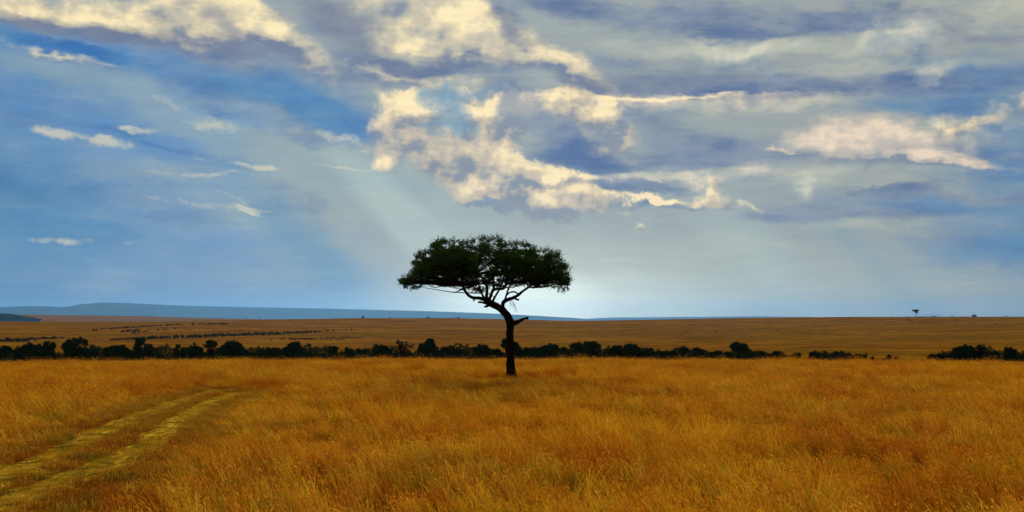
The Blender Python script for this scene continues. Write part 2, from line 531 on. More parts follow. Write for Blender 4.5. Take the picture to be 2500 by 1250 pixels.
GOLD = grass_mat('dry_grass', [(0, (.30, .080, .004)), (.35, (.56, .215, .008)), (.65, (.84, .46, .022)), (.88, (.92, .66, .07)), (1, (.20, .17, .012))],
                 [(.78, .38, .010), (.40, .075, .004), (.17, .15, .008), (.60, .20, .012), (.92, .60, .03)])
SHORT = grass_mat('short_grass', [(0, (.26, .12, .008)), (.5, (.46, .21, .012)), (1, (.15, .14, .010))],
                  [(.44, .26, .016), (.32, .08, .006), (.12, .12, .012), (.42, .2, .02), (.5, .34, .02)])
STRAW = grass_mat('straw', [(0, (.40, .21, .010)), (.5, (.94, .58, .05)), (1, (.74, .42, .02))],
                  [(.94, .58, .035), (.5, .28, .01), (.34, .26, .015), (.6, .4, .03), (.9, .66, .06)], .3)


# ------------------------------------------------------------------ object helpers
def tag(o, label=None, cat=None, group=None, kind=None):
    if label:
        o['label'] = label
    if cat:
        o['category'] = cat
    if group:
        o['group'] = group
    if kind:
        o['kind'] = kind
    return o


def link(name, me, mat, parent=None):
    if mat is not None and not me.materials:
        me.materials.append(mat)
    o = bpy.data.objects.new(name, me)
    COL.objects.link(o)
    if parent is not None:
        o.parent = parent
    return o


def empty(name, loc):
    o = bpy.data.objects.new(name, None)
    o.empty_display_size = .5
    o.location = loc
    COL.objects.link(o)
    return o


def mesh_np(name, verts, faces_flat, sizes, smooth=False):
    me = bpy.data.meshes.new(name)
    verts = np.asarray(verts, np.float32)
    faces_flat = np.asarray(faces_flat, np.int32)
    sizes = np.asarray(sizes, np.int32)
    me.vertices.add(len(verts))
    me.vertices.foreach_set('co', verts.ravel())
    me.loops.add(len(faces_flat))
    me.loops.foreach_set('vertex_index', faces_flat)
    me.polygons.add(len(sizes))
    st = np.concatenate(([0], np.cumsum(sizes)[:-1])).astype(np.int32)
    me.polygons.foreach_set('loop_start', st)
    me.polygons.foreach_set('loop_total', sizes)
    if smooth:
        me.polygons.foreach_set('use_smooth', np.ones(len(sizes), bool))
    me.update(calc_edges=True)
    return me


def quads_mesh(name, Q):
    """Q: (n,4,3) free quads"""
    n = len(Q)
    return mesh_np(name, Q.reshape(-1, 3), np.arange(n * 4), np.full(n, 4))


def leaf_quads(C, size, up=0.0, r=rng):
    """rhombic leaf faces round centres C (n,3), size (n,), random orientation"""
    n = len(C)
    a = r.normal(size=(n, 3))
    a /= np.linalg.norm(a, axis=1)[:, None]
    b = r.normal(size=(n, 3))
    b -= (b * a).sum(1)[:, None] * a
    b /= np.linalg.norm(b, axis=1)[:, None]
    s = size[:, None]
    return np.stack([C - a * s, C - b * s * .55, C + a * s, C + b * s * .55], 1)


def sstep(a, b, x):
    t = np.clip((x - a) / (b - a), 0, 1)
    return t * t * (3 - 2 * t)


# ------------------------------------------------------------------ ground relief
sky_px = np.array([-900, 0, 200, 400, 640, 880, 1100, 1250, 1400, 1560, 1750, 1900, 2100, 2500, 3400])
sky_py = np.array([793, 791, 788, 785, 780, 776.5, 776.5, 779.5, 783.5, 781, 777, 775, 773.5, 773, 772])
sky_az = np.array([azel(p, q)[0] for p, q in zip(sky_px, sky_py)])
sky_t = np.array([pdir(p, q).z / math.hypot(pdir(p, q).x, pdir(p, q).y) for p, q in zip(sky_px, sky_py)])
pl_px = np.array([-900, 0, 60, 320, 500, 640, 760, 3400])
pl_py = np.array([766, 768, 768.5, 771.5, 776, 779.5, 790, 792])
pl_az = np.array([azel(p, q)[0] for p, q in zip(pl_px, pl_py)])
pl_t = np.array([pdir(p, q).z / math.hypot(pdir(p, q).x, pdir(p, q).y) for p, q in zip(pl_px, pl_py)])


def wob(x, y):
    return (np.sin(x * .011 + 1.3) * np.cos(y * .009 + .4) + .6 * np.sin(x * .027 + y * .019 + 2.1) + .35 * np.sin(y * .051 - x * .037))


def ground_z(x, y):
    x = np.asarray(x, float)
    y = np.asarray(y, float)
    d = np.hypot(x, y)
    az = np.arctan2(x, y)
    tz = np.interp(az, sky_az, sky_t)
    pz = np.interp(az, pl_az, pl_t)
    zr = H + tz * 3200
    zp1 = H + (pz - .006) * 8200
    zp2 = H + pz * 13500
    ks = np.array([0, 96, 104, 290, 330, 450, 600, 900, 1200, 1600, 2100, 2700])
    zs = np.array([0, 0, -.25, -9.2, -9.6, -9.4, -11.1, -14.1, -13.5, -10, -2.4, 7.0])
    z = np.interp(d, ks, zs)
    u = (d - 2700) / 500.0
    far = d > 2700
    hill = 7.0 + (zr - 7.0) * np.clip(u, 0, 1)
    z = np.where(far, hill, z)
    # beyond the ridge
    z = np.where(d > 3200, zr + (-60 - zr) * sstep(3200, 5200, d), z)
    z = np.where(d > 5200, -60 + (zp1 + 60) * sstep(5200, 8200, d), z)
    z = np.where(d > 8200, zp1 + (zp2 - zp1) * sstep(8200, 13500, d), z)
    z = np.where(d > 13500, zp2 + (-100 - zp2) * sstep(13500, 18000, d), z)
    amp = sstep(130, 500, d) * (1 - .75 * sstep(2300, 3100, d)) * (1 - sstep(3500, 5000, d))
    z = z + amp * .55 * wob(x, y)
    z = z + .05 * np.sin(x * .35) * np.cos(y * .27) * (1 - sstep(90, 130, d))
    return z


def gz(x, y):
    return float(ground_z(x, y))


az_f = np.linspace(R(-32), R(32), 420)
az_b = np.linspace(R(32), R(328), 90)[1:-1]
azs = np.concatenate((az_f, az_b))
rs = np.concatenate((np.arange(1, 20, 1.5), np.arange(20, 72, .6), np.geomspace(72, 300, 70), np.geomspace(306, 60000, 250)))
A, Rr = np.meshgrid(azs, rs)
X = np.sin(A) * Rr
Y = np.cos(A) * Rr
Z = ground_z(X, Y)
na, nr = len(azs), len(rs)
vv = np.concatenate(([[0, 0, 0]], np.stack([X.ravel(), Y.ravel(), Z.ravel()], 1)))
ii = np.arange(nr - 1)[:, None] * na + 1
jj = np.arange(na)[None, :]
j2 = (jj + 1) % na
q = np.stack([ii + jj, ii + j2, ii + na + j2, ii + na + jj], -1).reshape(-1, 4)[:, ::-1]
t = np.stack([np.zeros(na, int), 1 + (np.arange(na) + 1) % na, 1 + np.arange(na)], 1)[:, ::-1]
me = mesh_np('ground', vv, np.concatenate((q.ravel(), t.ravel())), np.concatenate((np.full(len(q), 4), np.full(na, 3))), True)
tag(link('ground', me, GROUND), kind='structure')


# far hills -----------------------------------------------------------------
def far_ridge(name, D, depth, prof, base_py, mat, label=None, rough=6.0, seed=0):
    """a long hill at distance D: foot, slope, rounded top and back slope, traced height"""
    px = np.linspace(prof[0][0], prof[-1][0], 260)
    py = np.interp(px, [p[0] for p in prof], [p[1] for p in prof])
    rows = [(-.9, 0.0), (-.62, .20), (-.40, .55), (-.22, .85), (-.05, .985), (.1, 1.0), (.5, .97), (.9, .6), (1.4, 0.0)]
    vs = []
    for (f, hfrac) in rows:
        for k, (a, b) in enumerate(zip(px, py)):
            top = at(a, b, D)
            rr = D + f * depth
            x = top.x * rr / D
            zb = H + pdir(a, base_py).z / pdir(a, base_py).y * D - .002 * D
            w = mnoise.noise((a * .018 + seed, f * 3, 1.7)) * rough * (1 if .1 < hfrac < .9 else .1)
            z = zb + (top.z - zb) * hfrac + w
            vs.append((x, rr + mnoise.noise((a * .03, f, 4 + seed)) * depth * .08, z))
    n = len(px)
    fs = []
    for r_ in range(len(rows) - 1):
        for k in range(n - 1):
            fs += [r_ * n + k, r_ * n + k + 1, (r_ + 1) * n + k + 1, (r_ + 1) * n + k]
    me = mesh_np(name, vs, fs, [4] * (len(fs) // 4), True)
    return tag(link(name, me, mat), kind='structure')


M = Mat('forested_scarp')
n1 = M.noise(M.mapv(pos_of(M), (.0012, .0012, .006)), 1, 5, .6)
SCARP = M.diffuse(M.ramp(n1, [(.3, (.008, .026, .034)), (.7, (.020, .046, .056))]), 1)
far_ridge('escarpment', 45000, 5000,
          [(-900, 752), (-300, 750), (0, 750), (50, 747), (110, 747), (140, 749), (183, 747), (200, 741.5), (255, 738), (300, 738.5), (370, 742),
           (450, 746), (640, 750), (800, 753), (950, 757), (1050, 759.5), (1180, 764), (1300, 770), (1400, 776), (1560, 788)],
          788, SCARP)
far_ridge('distant_ridge', 52000, 3000,
          [(1380, 783), (1450, 777), (1500, 775), (1700, 773.5), (1850, 772), (1950, 773.5), (2060, 778)],
          788, SCARP, seed=5, rough=3)
far_ridge('wooded_hill', 9000, 500, [(-420, 772), (-200, 767), (-60, 764.5), (0, 765), (25, 765.5), (50, 769.5), (66, 773), (85, 775.5), (100, 779)],
          781, SCARP, seed=9, rough=2)

# ------------------------------------------------------------------ haze
HB = 60500.0
hz0, hz1 = -140.0, 960.0
bm = bmesh.new()
bmesh.ops.create_cube(bm, size=1)
for v in bm.verts:
    v.co = Vector((v.co.x * 2 * HB, v.co.y * 2 * HB, hz0 if v.co.z < 0 else hz1))
me = bpy.data.meshes.new('haze')
bm.to_mesh(me)
bm.free()
hm = bpy.data.materials.new('haze_air')
hm.use_nodes = True
for n in list(hm.node_tree.nodes):
    hm.node_tree.nodes.remove(n)
ho = hm.node_tree.nodes.new('ShaderNodeOutputMaterial')
hv = hm.node_tree.nodes.new('ShaderNodeVolumePrincipled')
hv.inputs['Color'].default_value = (.18, .45, .86, 1)
hv.inputs['Density'].default_value = 1.15e-5
hv.inputs['Anisotropy'].default_value = .68
hm.node_tree.links.new(hv.outputs[0], ho.inputs['Volume'])
tag(link('haze', me, hm), kind='stuff')

# ------------------------------------------------------------------ track ruts
H0 = H


def gpt(px, py):
    v = pdir(px, py)
    s = H0 / -v.z
    return (v.x * s, v.y * s)


rutL = [(-190, 1240), (-80, 1202), (28, 1166), (157, 1102), (213, 1076), (252, 1052), (322, 1027), (392, 1004), (448, 980), (500, 961), (540, 951)]
rutR = [(-60, 1262), (110, 1196), (200, 1160), (266, 1132), (314, 1112), (364, 1082), (392, 1058), (434, 1030), (476, 1009), (518, 985), (556, 966), (574, 958)]


def resample(pts, step):
    P = np.array(pts, float)
    # catmull-rom
    out = []
    Pp = np.vstack([2 * P[0] - P[1], P, 2 * P[-1] - P[-2]])
    for i in range(1, len(Pp) - 2):
        n = max(2, int(np.linalg.norm(Pp[i + 1] - Pp[i]) / step))
        for k in range(n):
            t = k / n
            p0, p1, p2, p3 = Pp[i - 1:i + 3]
            out.append(.5 * ((2 * p1) + (-p0 + p2) * t + (2 * p0 - 5 * p1 + 4 * p2 - p3) * t * t + (-p0 + 3 * p1 - 3 * p2 + p3) * t ** 3))
    out.append(P[-1])
    return np.array(out)


RL = resample([gpt(*p) for p in rutL], .25)
RRt = resample([gpt(*p) for p in rutR], .25)


def strip(name, path, w, mat, dz=.012):
    n = len(path)
    tg = np.gradient(path, axis=0)
    tg /= np.linalg.norm(tg, axis=1)[:, None]
    nm = np.stack([tg[:, 1], -tg[:, 0]], 1)
    K = 7
    vs = []
    for i in range(n):
        for k in range(K):
            f = k / (K - 1) * 2 - 1
            ww = w * (1 + .25 * mnoise.noise((i * .11, f * .3, 3.3 + w)) + .30 * mnoise.noise((i * .9, f, 8.1 + w)))
            p = path[i] + nm[i] * f * ww
            b = .012 * mnoise.noise((p[0] * 3, p[1] * 3, 0)) - .02 * f * f
            vs.append((p[0], p[1], gz(p[0], p[1]) + dz + b - .0))
    fs = []
    for i in range(n - 1):
        for k in range(K - 1):
            a = i * K + k
            fs += [a, a + K, a + K + 1, a + 1]
    me = mesh_np(name, vs, fs, [4] * (len(fs) // 4), True)
    return tag(link(name, me, mat), kind='structure')


strip('track', RL, .60, STRAWBED, .03)
strip('track', RRt, .54, STRAWBED, .03)


def path_dist(path, x, y):
    best = np.full(len(x), 1e9)
    side = np.zeros(len(x))
    P = path[::2]
    for i in range(0, len(P)):
        dx = x - P[i, 0]
        dy = y - P[i, 1]
        dd = dx * dx + dy * dy
        m = dd < best
        best[m] = dd[m]
        side[m] = dx[m]
    return np.sqrt(best), side


# ------------------------------------------------------------------ grass
def tuft(name, nb, hmin, hmax, spread, lean, width, mat, seed, flat=False, heads=.5):
    r = np.random.default_rng(seed)
    V_, Fi, S, tone, tip = [], [], [], [], []
    for b in range(nb):
        an = r.uniform(0, 2 * math.pi)
        rad = spread * math.sqrt(r.uniform())
        bx, by = rad * math.cos(an), rad * math.sin(an)
        h = r.uniform(hmin, hmax)
        la = r.uniform(0, 2 * math.pi)
        ln = abs(r.normal(.18, .16)) * h
        lx = math.cos(la) * ln + lean[0] * h
        ly = math.sin(la) * ln + lean[1] * h
        if flat:
            lx, ly = r.normal(0, .35) * h, r.choice([-1, 1]) * h * r.uniform(.5, 1.1)
            h *= .06
        wa = r.uniform(0, math.pi)
        wx, wy = math.cos(wa) * width / 2, math.sin(wa) * width / 2
        i0 = len(V_)
        for f, wf in ((0, 1), (.4, .85), (.75, .55)):
            cx = bx + lx * f ** 1.7
            cy = by + ly * f ** 1.7
            V_.append((cx - wx * wf, cy - wy * wf, h * f - (.06 if f == 0 else 0)))
            V_.append((cx + wx * wf, cy + wy * wf, h * f - (.06 if f == 0 else 0)))
        V_.append((bx + lx, by + ly, h * .97))
        Fi += [i0, i0 + 1, i0 + 3, i0 + 2, i0 + 2, i0 + 3, i0 + 5, i0 + 4, i0 + 4, i0 + 5, i0 + 6]
        S += [4, 4, 3]
        tn = r.uniform()
        tone += [tn] * 7
        tip += [0] * 7
        if not flat and r.uniform() < heads:      # drooping seed head
            i0 = len(V_)
            hx, hy, hz_ = bx + lx, by + ly, h * .97
            dx, dy = lx * .25 + r.normal(0, .015), ly * .25 + r.normal(0, .015)
            hl = r.uniform(.04, .09)
            s = width * 1.3
            V_ += [(hx - dx * .3, hy - dy * .3, hz_ - hl * .3), (hx + s, hy, hz_ + hl * .15), (hx + dx, hy + dy, hz_ + hl * .7), (hx - s, hy + s * .4, hz_ + hl * .2)]
            Fi += [i0, i0 + 1, i0 + 2, i0 + 3]
            S += [4]
            tone += [tn] * 4
            tip += [r.uniform(.3, 1)] * 4
    me = mesh_np(name, V_, Fi, S)
    for nm_, vals in (('tone', tone), ('tip', tip)):
        a = me.attributes.new(nm_, 'FLOAT', 'POINT')
        a.data.foreach_set('value', np.asarray(vals, np.float32))
    me.materials.append(mat)
    return bpy.data.objects.new(name, me)


def scatter(name, pts, rotz, scl, idx, protos, label, cat, tilt=None, mat=None):
    me = bpy.data.meshes.new(name)
    me.vertices.add(len(pts))
    me.vertices.foreach_set('co', np.asarray(pts, np.float32).ravel())
    rot = np.zeros((len(pts), 3), np.float32)
    rot[:, 2] = rotz
    if tilt is not None:
        rot[:, :2] = tilt
    a = me.attributes.new('rot', 'FLOAT_VECTOR', 'POINT')
    a.data.foreach_set('vector', rot.ravel())
    a = me.attributes.new('scl', 'FLOAT_VECTOR', 'POINT')
    a.data.foreach_set('vector', np.asarray(scl, np.float32).ravel())
    a = me.attributes.new('idx', 'INT', 'POINT')
    a.data.foreach_set('value', np.asarray(idx, np.int32))
    o = link(name, me, mat)
    pc = bpy.data.collections.new(name + '_kinds')
    for k, p in enumerate(protos):
        p.name = 'tuft_%02d' % k + name
        pc.objects.link(p)
    g = bpy.data.node_groups.new(name + '_scatter', 'GeometryNodeTree')
    g.interface.new_socket('Geometry', in_out='INPUT', socket_type='NodeSocketGeometry')
    g.interface.new_socket('Geometry', in_out='OUTPUT', socket_type='NodeSocketGeometry')
    gi = g.nodes.new('NodeGroupInput')
    go = g.nodes.new('NodeGroupOutput')
    ip = g.nodes.new('GeometryNodeInstanceOnPoints')
    ci = g.nodes.new('GeometryNodeCollectionInfo')
    ci.inputs[0].default_value = pc
    ci.inputs['Separate Children'].default_value = True
    ci.inputs['Reset Children'].default_value = True

    def attr(nm, ty):
        n = g.nodes.new('GeometryNodeInputNamedAttribute')
        n.data_type = ty
        n.inputs[0].default_value = nm
        return n.outputs[0]
    er = g.nodes.new('FunctionNodeEulerToRotation')
    g.links.new(attr('rot', 'FLOAT_VECTOR'), er.inputs[0])
    g.links.new(gi.outputs[0], ip.inputs['Points'])
    g.links.new(ci.outputs[0], ip.inputs['Instance'])
    ip.inputs['Pick Instance'].default_value = True
    g.links.new(attr('idx', 'INT'), ip.inputs['Instance Index'])
    g.links.new(er.outputs[0], ip.inputs['Rotation'])
    g.links.new(attr('scl', 'FLOAT_VECTOR'), ip.inputs['Scale'])
    g.links.new(ip.outputs[0], go.inputs[0])
    md = o.modifiers.new('scatter', 'NODES')
    md.node_group = g
    return tag(o, label, cat, kind='stuff')


def field_pts(d0, d1, dens):
    w = .50
    n = int(dens * (w * (d1 * d1 - d0 * d0) + 8 * (d1 - d0)))
    y = np.sqrt(rng.uniform(d0 * d0, d1 * d1, n))
    x = rng.uniform(-1, 1, n) * (w * y + 4)
    return x, y


def clumpy(x, y):
    return np.sin(x * 1.7 + 2 * np.sin(y * .6)) * np.sin(y * 1.3 + 2 * np.sin(x * .5))


LEAN = (-.30, -.04)
tall = [tuft('t', 52, .30, .66, .27, LEAN, .012, GOLD, 10 + k, heads=.35) for k in range(5)] + \
       [tuft('t', 26, .50, .95, .20, (-.36, -.05), .011, GOLD, 30 + k, heads=.5) for k in range(2)] + \
       [tuft('t', 70, .18, .42, .32, LEAN, .012, GOLD, 40 + k, heads=.3) for k in range(2)]
X1, Y1 = field_pts(14, 46, 7.0)
X2, Y2 = field_pts(46, 80, 6.0)
X3, Y3 = field_pts(80, 128, 4.5)
gx = np.concatenate((X1, X2, X3))
gy = np.concatenate((Y1, Y2, Y3))
dl, sl = path_dist(RL, gx, gy)
dr, sr = path_dist(RRt, gx, gy)
dm = np.minimum(dl, dr)
mid = (sl > 0) & (sr < 0) & (dl < 2.6) & (dr < 2.6)
edge = .9 + .5 * np.sin(gy * .7) * np.sin(gx * 1.1 + gy * .3)
near_track = (dm < edge) & (gy < 66)
fade = np.clip((gy - 55) / 10, 0, 1)
keep = ~((dm < .80 * (1 - fade)) | (mid & (gy < 62))) & ~(near_track & (rng.uniform(size=len(gx)) < .35))
# matted corner clearing at the bottom left
clear = (gy < 25) & (gx < -6.2) & (gx > -12) & (rng.uniform(size=len(gx)) < .8)
keep &= ~clear
gx, gy, dm = gx[keep], gy[keep], dm[keep]
nG = len(gx)
hs = .56 + .50 * (clumpy(gx * .35, gy * .3) * .5 + .5) + rng.normal(0, .14, nG)
hs = np.clip(hs, .35, 1.4)
hs *= .30 + .70 * sstep(.7, 3.0, dm + 99 * (gy > 66))
right_of = (gx > np.interp(gy, RRt[:, 1], RRt[:, 0])) & (gy < 62)
hs *= np.where(right_of & (dm < 4.5) & (dm > 0), .72 + .28 * dm / 4.5, 1)
hs = np.where(gy > 80, hs * .8, hs)
hs = np.where((np.abs(gx) < 3) & (gy > 58) & (gy < 70.5), hs * .6, hs)
pts = np.stack([gx, gy, ground_z(gx, gy)], 1)
ws = np.where(gy > 80, 1.7, np.where(gy > 46, 1.25, 1.0)) * rng.uniform(.85, 1.2, nG)
idx = rng.choice(9, nG, p=[.14, .14, .14, .14, .13, .06, .06, .095, .095])
scatter('grass', pts, rng.normal(0, .9, nG), np.stack([ws, ws, hs], 1), idx, tall,
        'tall golden and rust dry grass covering the whole plain round the big tree', 'grass')

# short grass between and beside the ruts
sp = [tuft('s', 60, .06, .19, .25, (-.1, 0), .010, SHORT, 60 + k, heads=.15) for k in range(4)]
x, y = field_pts(14, 66, 22)
dl, sl = path_dist(RL, x, y)
dr, sr = path_dist(RRt, x, y)
dm = np.minimum(dl, dr)
mid = (sl > 0) & (sr < 0) & (dl < 2.6) & (dr < 2.6)
corner = (y < 26) & (x < -6) & (x > -12.5)
k_ = (((dm < 1.8) & (dm > .44 + .3 * rng.uniform(size=len(x)))) | (mid & (dm > .42 + .22 * rng.uniform(size=len(x)))) | (corner & (dm > .5))) & (rng.uniform(size=len(x)) < np.where(mid, .85, .85))
x, y = x[k_], y[k_]
n = len(x)
s = rng.uniform(.55, 1.25, n)
scatter('verge_grass', np.stack([x, y, ground_z(x, y)], 1), rng.uniform(0, 6.28, n), np.stack([s, s, s], 1), rng.integers(0, 4, n), sp,
        'short green and rust grass growing between and beside the two wheel ruts', 'grass')

# straw pressed flat in the ruts
fl = [tuft('f', 40, .12, .34, .20, (0, 0), .011, STRAW, 80 + k, flat=True) for k in range(4)]
px_, py_ = [], []
for P, w in ((RL, .60), (RRt, .52)):
    for i in range(len(P)):
        for _ in range(3):
            px_.append(P[i, 0] + rng.normal(0, w * .45))
            py_.append(P[i, 1] + rng.uniform(-.15, .15))
x, y = np.array(px_), np.array(py_)
kk = mnoise  # patches worn bare
bare = np.array([mnoise.noise((a * .55, b * .28, 7.7)) for a, b in zip(x, y)])
k_ = (bare + rng.normal(0, .12, len(x))) < .20
x, y = x[k_], y[k_]
n = len(x)
scatter('straw_litter', np.stack([x, y, ground_z(x, y) + .045], 1), rng.normal(R(8), .3, n), np.stack([np.ones(n), np.ones(n), rng.uniform(.6, 1.6, n)], 1),
        rng.integers(0, 4, n), fl, 'bright yellow straw pressed flat along the two wheel ruts', 'straw')

# ------------------------------------------------------------------ wood and leaves
M = Mat('acacia_bark')
P = M.n('ShaderNodeTexCoord').outputs['Object']
n1 = M.noise(M.mapv(P, (9, 9, 1.6)), 1, 6, .7)
n2 = M.noise(P, 1.3, 4, .6)
cc = M.ramp(n1, [(.3, (.005, .003, .002)), (.55, (.018, .009, .006)), (.75, (.045, .023, .014))])
cc = M.mix(M.mrange(n2, .45, .65, 0, .6), cc, (.020, .012, .008))
BARK = M.diffuse(cc, .95, bump=n1, bump_d=.05, bump_s=1.0)


def foliage_mat(name, a, b, trans=.18):
    M = Mat(name)
    gi_ = M.n('ShaderNodeNewGeometry').outputs['Random Per Island']
    nz = M.noise(M.n('ShaderNodeTexCoord').outputs['Object'], .9, 3, .6)
    cc = M.mix(gi_, a, b)
    cc = M.mix(M.mrange(nz, .35, .65, 0, .6), cc, tuple(v * .55 for v in a))
    return M.diffuse(cc, .75, trans=trans)


LEAF = foliage_mat('acacia_leaf', (.026, .058, .006), (.056, .100, .009), .32)
FAR_LEAF = foliage_mat('far_leaf', (.010, .028, .008), (.020, .042, .010), .06)
FAR_LEAF2 = foliage_mat('far_leaf_olive', (.020, .032, .008), (.034, .046, .010), .06)
SPARSE_LEAF = foliage_mat('sparse_leaf', (.032, .024, .010), (.05, .040, .012), .08)


def tube(path, radii, sides=10, seed=0, lump=.10, cap=True):
    """swept tube along a smoothed path; returns verts, flat faces, sizes"""
    P = [Vector(p) for p in path]
    n = len(P)
    Q, Rd = [], []
    sub = 5
    for i in range(n - 1):
        p0 = P[max(i - 1, 0)]
        p1, p2 = P[i], P[i + 1]
        p3 = P[min(i + 2, n - 1)]
        for k in range(sub):
            t = k / sub
            Q.append(.5 * ((2 * p1) + (p2 - p0) * t + (2 * p0 - 5 * p1 + 4 * p2 - p3) * t * t + (3 * p1 - p0 - 3 * p2 + p3) * t ** 3))
            Rd.append(radii[i] * (1 - t) + radii[i + 1] * t)
    Q.append(P[-1])
    Rd.append(radii[-1])
    V_, Fi, S = [], [], []
    up = Vector((.13, .97, .2)).normalized()
    for i, q_ in enumerate(Q):
        tn = (Q[min(i + 1, len(Q) - 1)] - Q[max(i - 1, 0)]).normalized()
        a = tn.cross(up).normalized()
        b = tn.cross(a).normalized()
        for k in range(sides):
            th = 2 * math.pi * k / sides
            nn = mnoise.noise((math.cos(th) * 1.3 + seed, math.sin(th) * 1.3, i * .28))
            n2_ = mnoise.noise((math.cos(th) * 3 + seed * 3, math.sin(th) * 3, i * .11))
            rr = Rd[i] * (1 + lump * nn * 1.6 + lump * n2_)
            V_.append(q_ + (a * math.cos(th) + b * math.sin(th)) * rr)
    m = len(Q)
    for i in range(m - 1):
        for k in range(sides):
            k2 = (k + 1) % sides
            Fi += [i * sides + k, i * sides + k2, (i + 1) * sides + k2, (i + 1) * sides + k]
            S.append(4)
    if cap:
        Fi += list(range(sides))[::-1]
        S.append(sides)
        Fi += [(m - 1) * sides + k for k in range(sides)]
        S.append(sides)
    return [tuple(v) for v in V_], Fi, S


class Geo:
    def __init__(self):
        self.v, self.f, self.s = [], [], []

    def add(self, V_, Fi, S):
        o = len(self.v)
        self.v += list(V_)
        self.f += [i + o for i in Fi]
        self.s += S

    def build(self, name, mat, parent=None, smooth=True):
        return link(name, mesh_np(name, self.v, self.f, self.s, smooth), mat, parent)


# ------------------------------------------------------------------ the big acacia
TD = 70.0
TB = at(1248, 928, TD)
TB.z = gz(TB.x, TD)
SCL = 1.0


def tp(px, py, dy=0.0):
    """photo pixel -> tree-local coordinates, dy metres deeper than the trunk"""
    w = at(px, py, TD + dy)
    return Vector((w.x - TB.x, dy, w.z - TB.z))


PXM = F / TD       # pixels per metre at the tree

acacia = empty('acacia_tree', TB)
tag(acacia, 'tall flat-topped umbrella acacia with a crooked trunk standing alone in the golden grass', 'tree')


def limb(name, pts, sides=10, seed=0, lump=.10):
    path = [tp(p[0], p[1], p[3] if len(p) > 3 else 0) for p in pts]
    rad = [p[2] / 2 / PXM for p in pts]
    g = Geo()
    g.add(*tube(path, rad, sides, seed, lump))
    return g.build(name, BARK, acacia)


trunk_pts = [(1250, 936, 27), (1249, 918, 24), (1247.5, 900, 21), (1246, 884, 21), (1246.5, 866, 18.5), (1246, 842, 18), (1244.5, 815, 17), (1245.5, 797, 18),
             (1244, 782, 19), (1236, 768, 18.5, .1), (1225, 756, 18, .2), (1211, 747, 17, .2), (1198, 741, 16, .1), (1190, 736, 15, 0)]
trunk = limb('trunk', trunk_pts, 18, 1, .10)
# limbs (photo x, photo y, width, depth)
L_LEFT = [(1196, 739, 12), (1184, 732, 9.5, -.2), (1170, 728, 8.5, -.4), (1156, 727, 8, -.5), (1145, 722, 7.5, -.6), (1137, 712, 7, -.6), (1131, 702, 7, -.5), (1130, 690, 7.5, -.3),
          (1126, 672, 6, 0), (1112, 655, 5, .4), (1088, 642, 4, .8)]
L_UP = [(1190, 738, 12), (1188, 724, 8.5, .2), (1189, 708, 7.5, .4), (1187, 692, 7, .6), (1176, 677, 6, .9), (1160, 664, 4.5, 1.3), (1148, 640, 3, 1.8)]
L_MID = [(1192, 740, 11, 0), (1197, 725, 7.5, -.3), (1203, 710, 7.5, -.5), (1214, 705, 7, -.7), (1228, 705, 6.5, -.9), (1236, 694, 6, -1.1), (1241, 672, 5, -1.5), (1250, 645, 3.5, -2.0)]
L_MID2 = [(1203, 711, 6, -.4), (1206, 696, 6, -.2), (1204, 676, 5, .4), (1212, 650, 3.5, 1.2)]
L_RT = [(1230, 760, 13, 0), (1227.5, 748, 9, .1), (1230, 737, 10, .2), (1241, 731, 9.5, .3), (1253, 727, 8.5, .2), (1264, 721, 7.5, 0), (1276, 711, 6, -.2), (1290, 702, 5, -.4),
        (1302, 692, 5, -.6), (1318, 676, 4.2, -.9), (1338, 660, 3, -1.3)]
L_RUP = [(1233, 733, 6, .3), (1237, 718, 4.6, .5), (1242, 704, 4.6, .8), (1250, 690, 4.5, 1.1), (1262, 668, 3.6, 1.6), (1278, 648, 2.6, 2.2)]
L_ARCH = [(1236, 722, 3.5, .4), (1243, 715, 3.5, .5), (1252, 712.5, 4, .4), (1260, 714, 3.8, .2), (1267, 720, 4, 0)]
L_BACK = [(1200, 741, 8, .1), (1208, 726, 5.5, 1.2), (1222, 700, 5, 2.2), (1232, 670, 4, 3.0), (1240, 645, 3, 3.5)]
L_FRONT = [(1186, 735, 7, -.2), (1176, 716, 5, -1.2), (1168, 694, 4.6, -2.0), (1160, 668, 3.6, -2.8)]
L_RT2 = [(1286, 705, 3, -.35), (1288.5, 696, 3, -.2), (1286, 684, 2.6, .2), (1290, 666, 2, .8)]
L_LTW = [(1130, 706, 5, -.6), (1122, 709, 3.2, -.8), (1114, 712.5, 2.2, -1.0), (1102, 713, 1.3, -1.2)]
LIMBS = [L_LEFT, L_UP, L_MID, L_MID2, L_RT, L_RUP, L_ARCH, L_BACK, L_FRONT, L_RT2, L_LTW]
for k, Lp in enumerate(LIMBS):
    limb('limb', Lp, 10, 10 + k, .10)
limb('broken_limb', [(1243, 792, 15), (1252, 790, 13), (1262, 787, 10.5, -.1), (1272, 782, 8, -.2), (1282, 777, 5.5, -.3), (1291, 774.5, 2.8, -.35)], 10, 40, .12)
limb('broken_limb', [(1283, 777, 4, -.3), (1288, 778.5, 3.6, -.3), (1290, 779.5, 3.0, -.3)], 8, 41, .12)
limb('broken_limb', [(1198, 744, 10), (1190, 741, 7.5, -.2), (1180, 739, 5.5, -.3), (1172, 737.5, 5, -.4), (1167, 738.5, 5, -.4)], 8, 42, .16)
limb('broken_limb', [(1194, 744, 8), (1187, 748, 6, -.2), (1182, 749.5, 4, -.2)], 8, 43, .16)
limb('broken_limb', [(1158, 729, 5, -.5), (1157, 733, 4, -.5), (1156, 736, 2.5, -.5)], 8, 44, .1)
limb('broken_limb', [(1256, 727, 6, .2), (1261, 731, 4.5, .2), (1266, 732, 4, .1), (1265, 729, 2, .1)], 8, 45, .14)
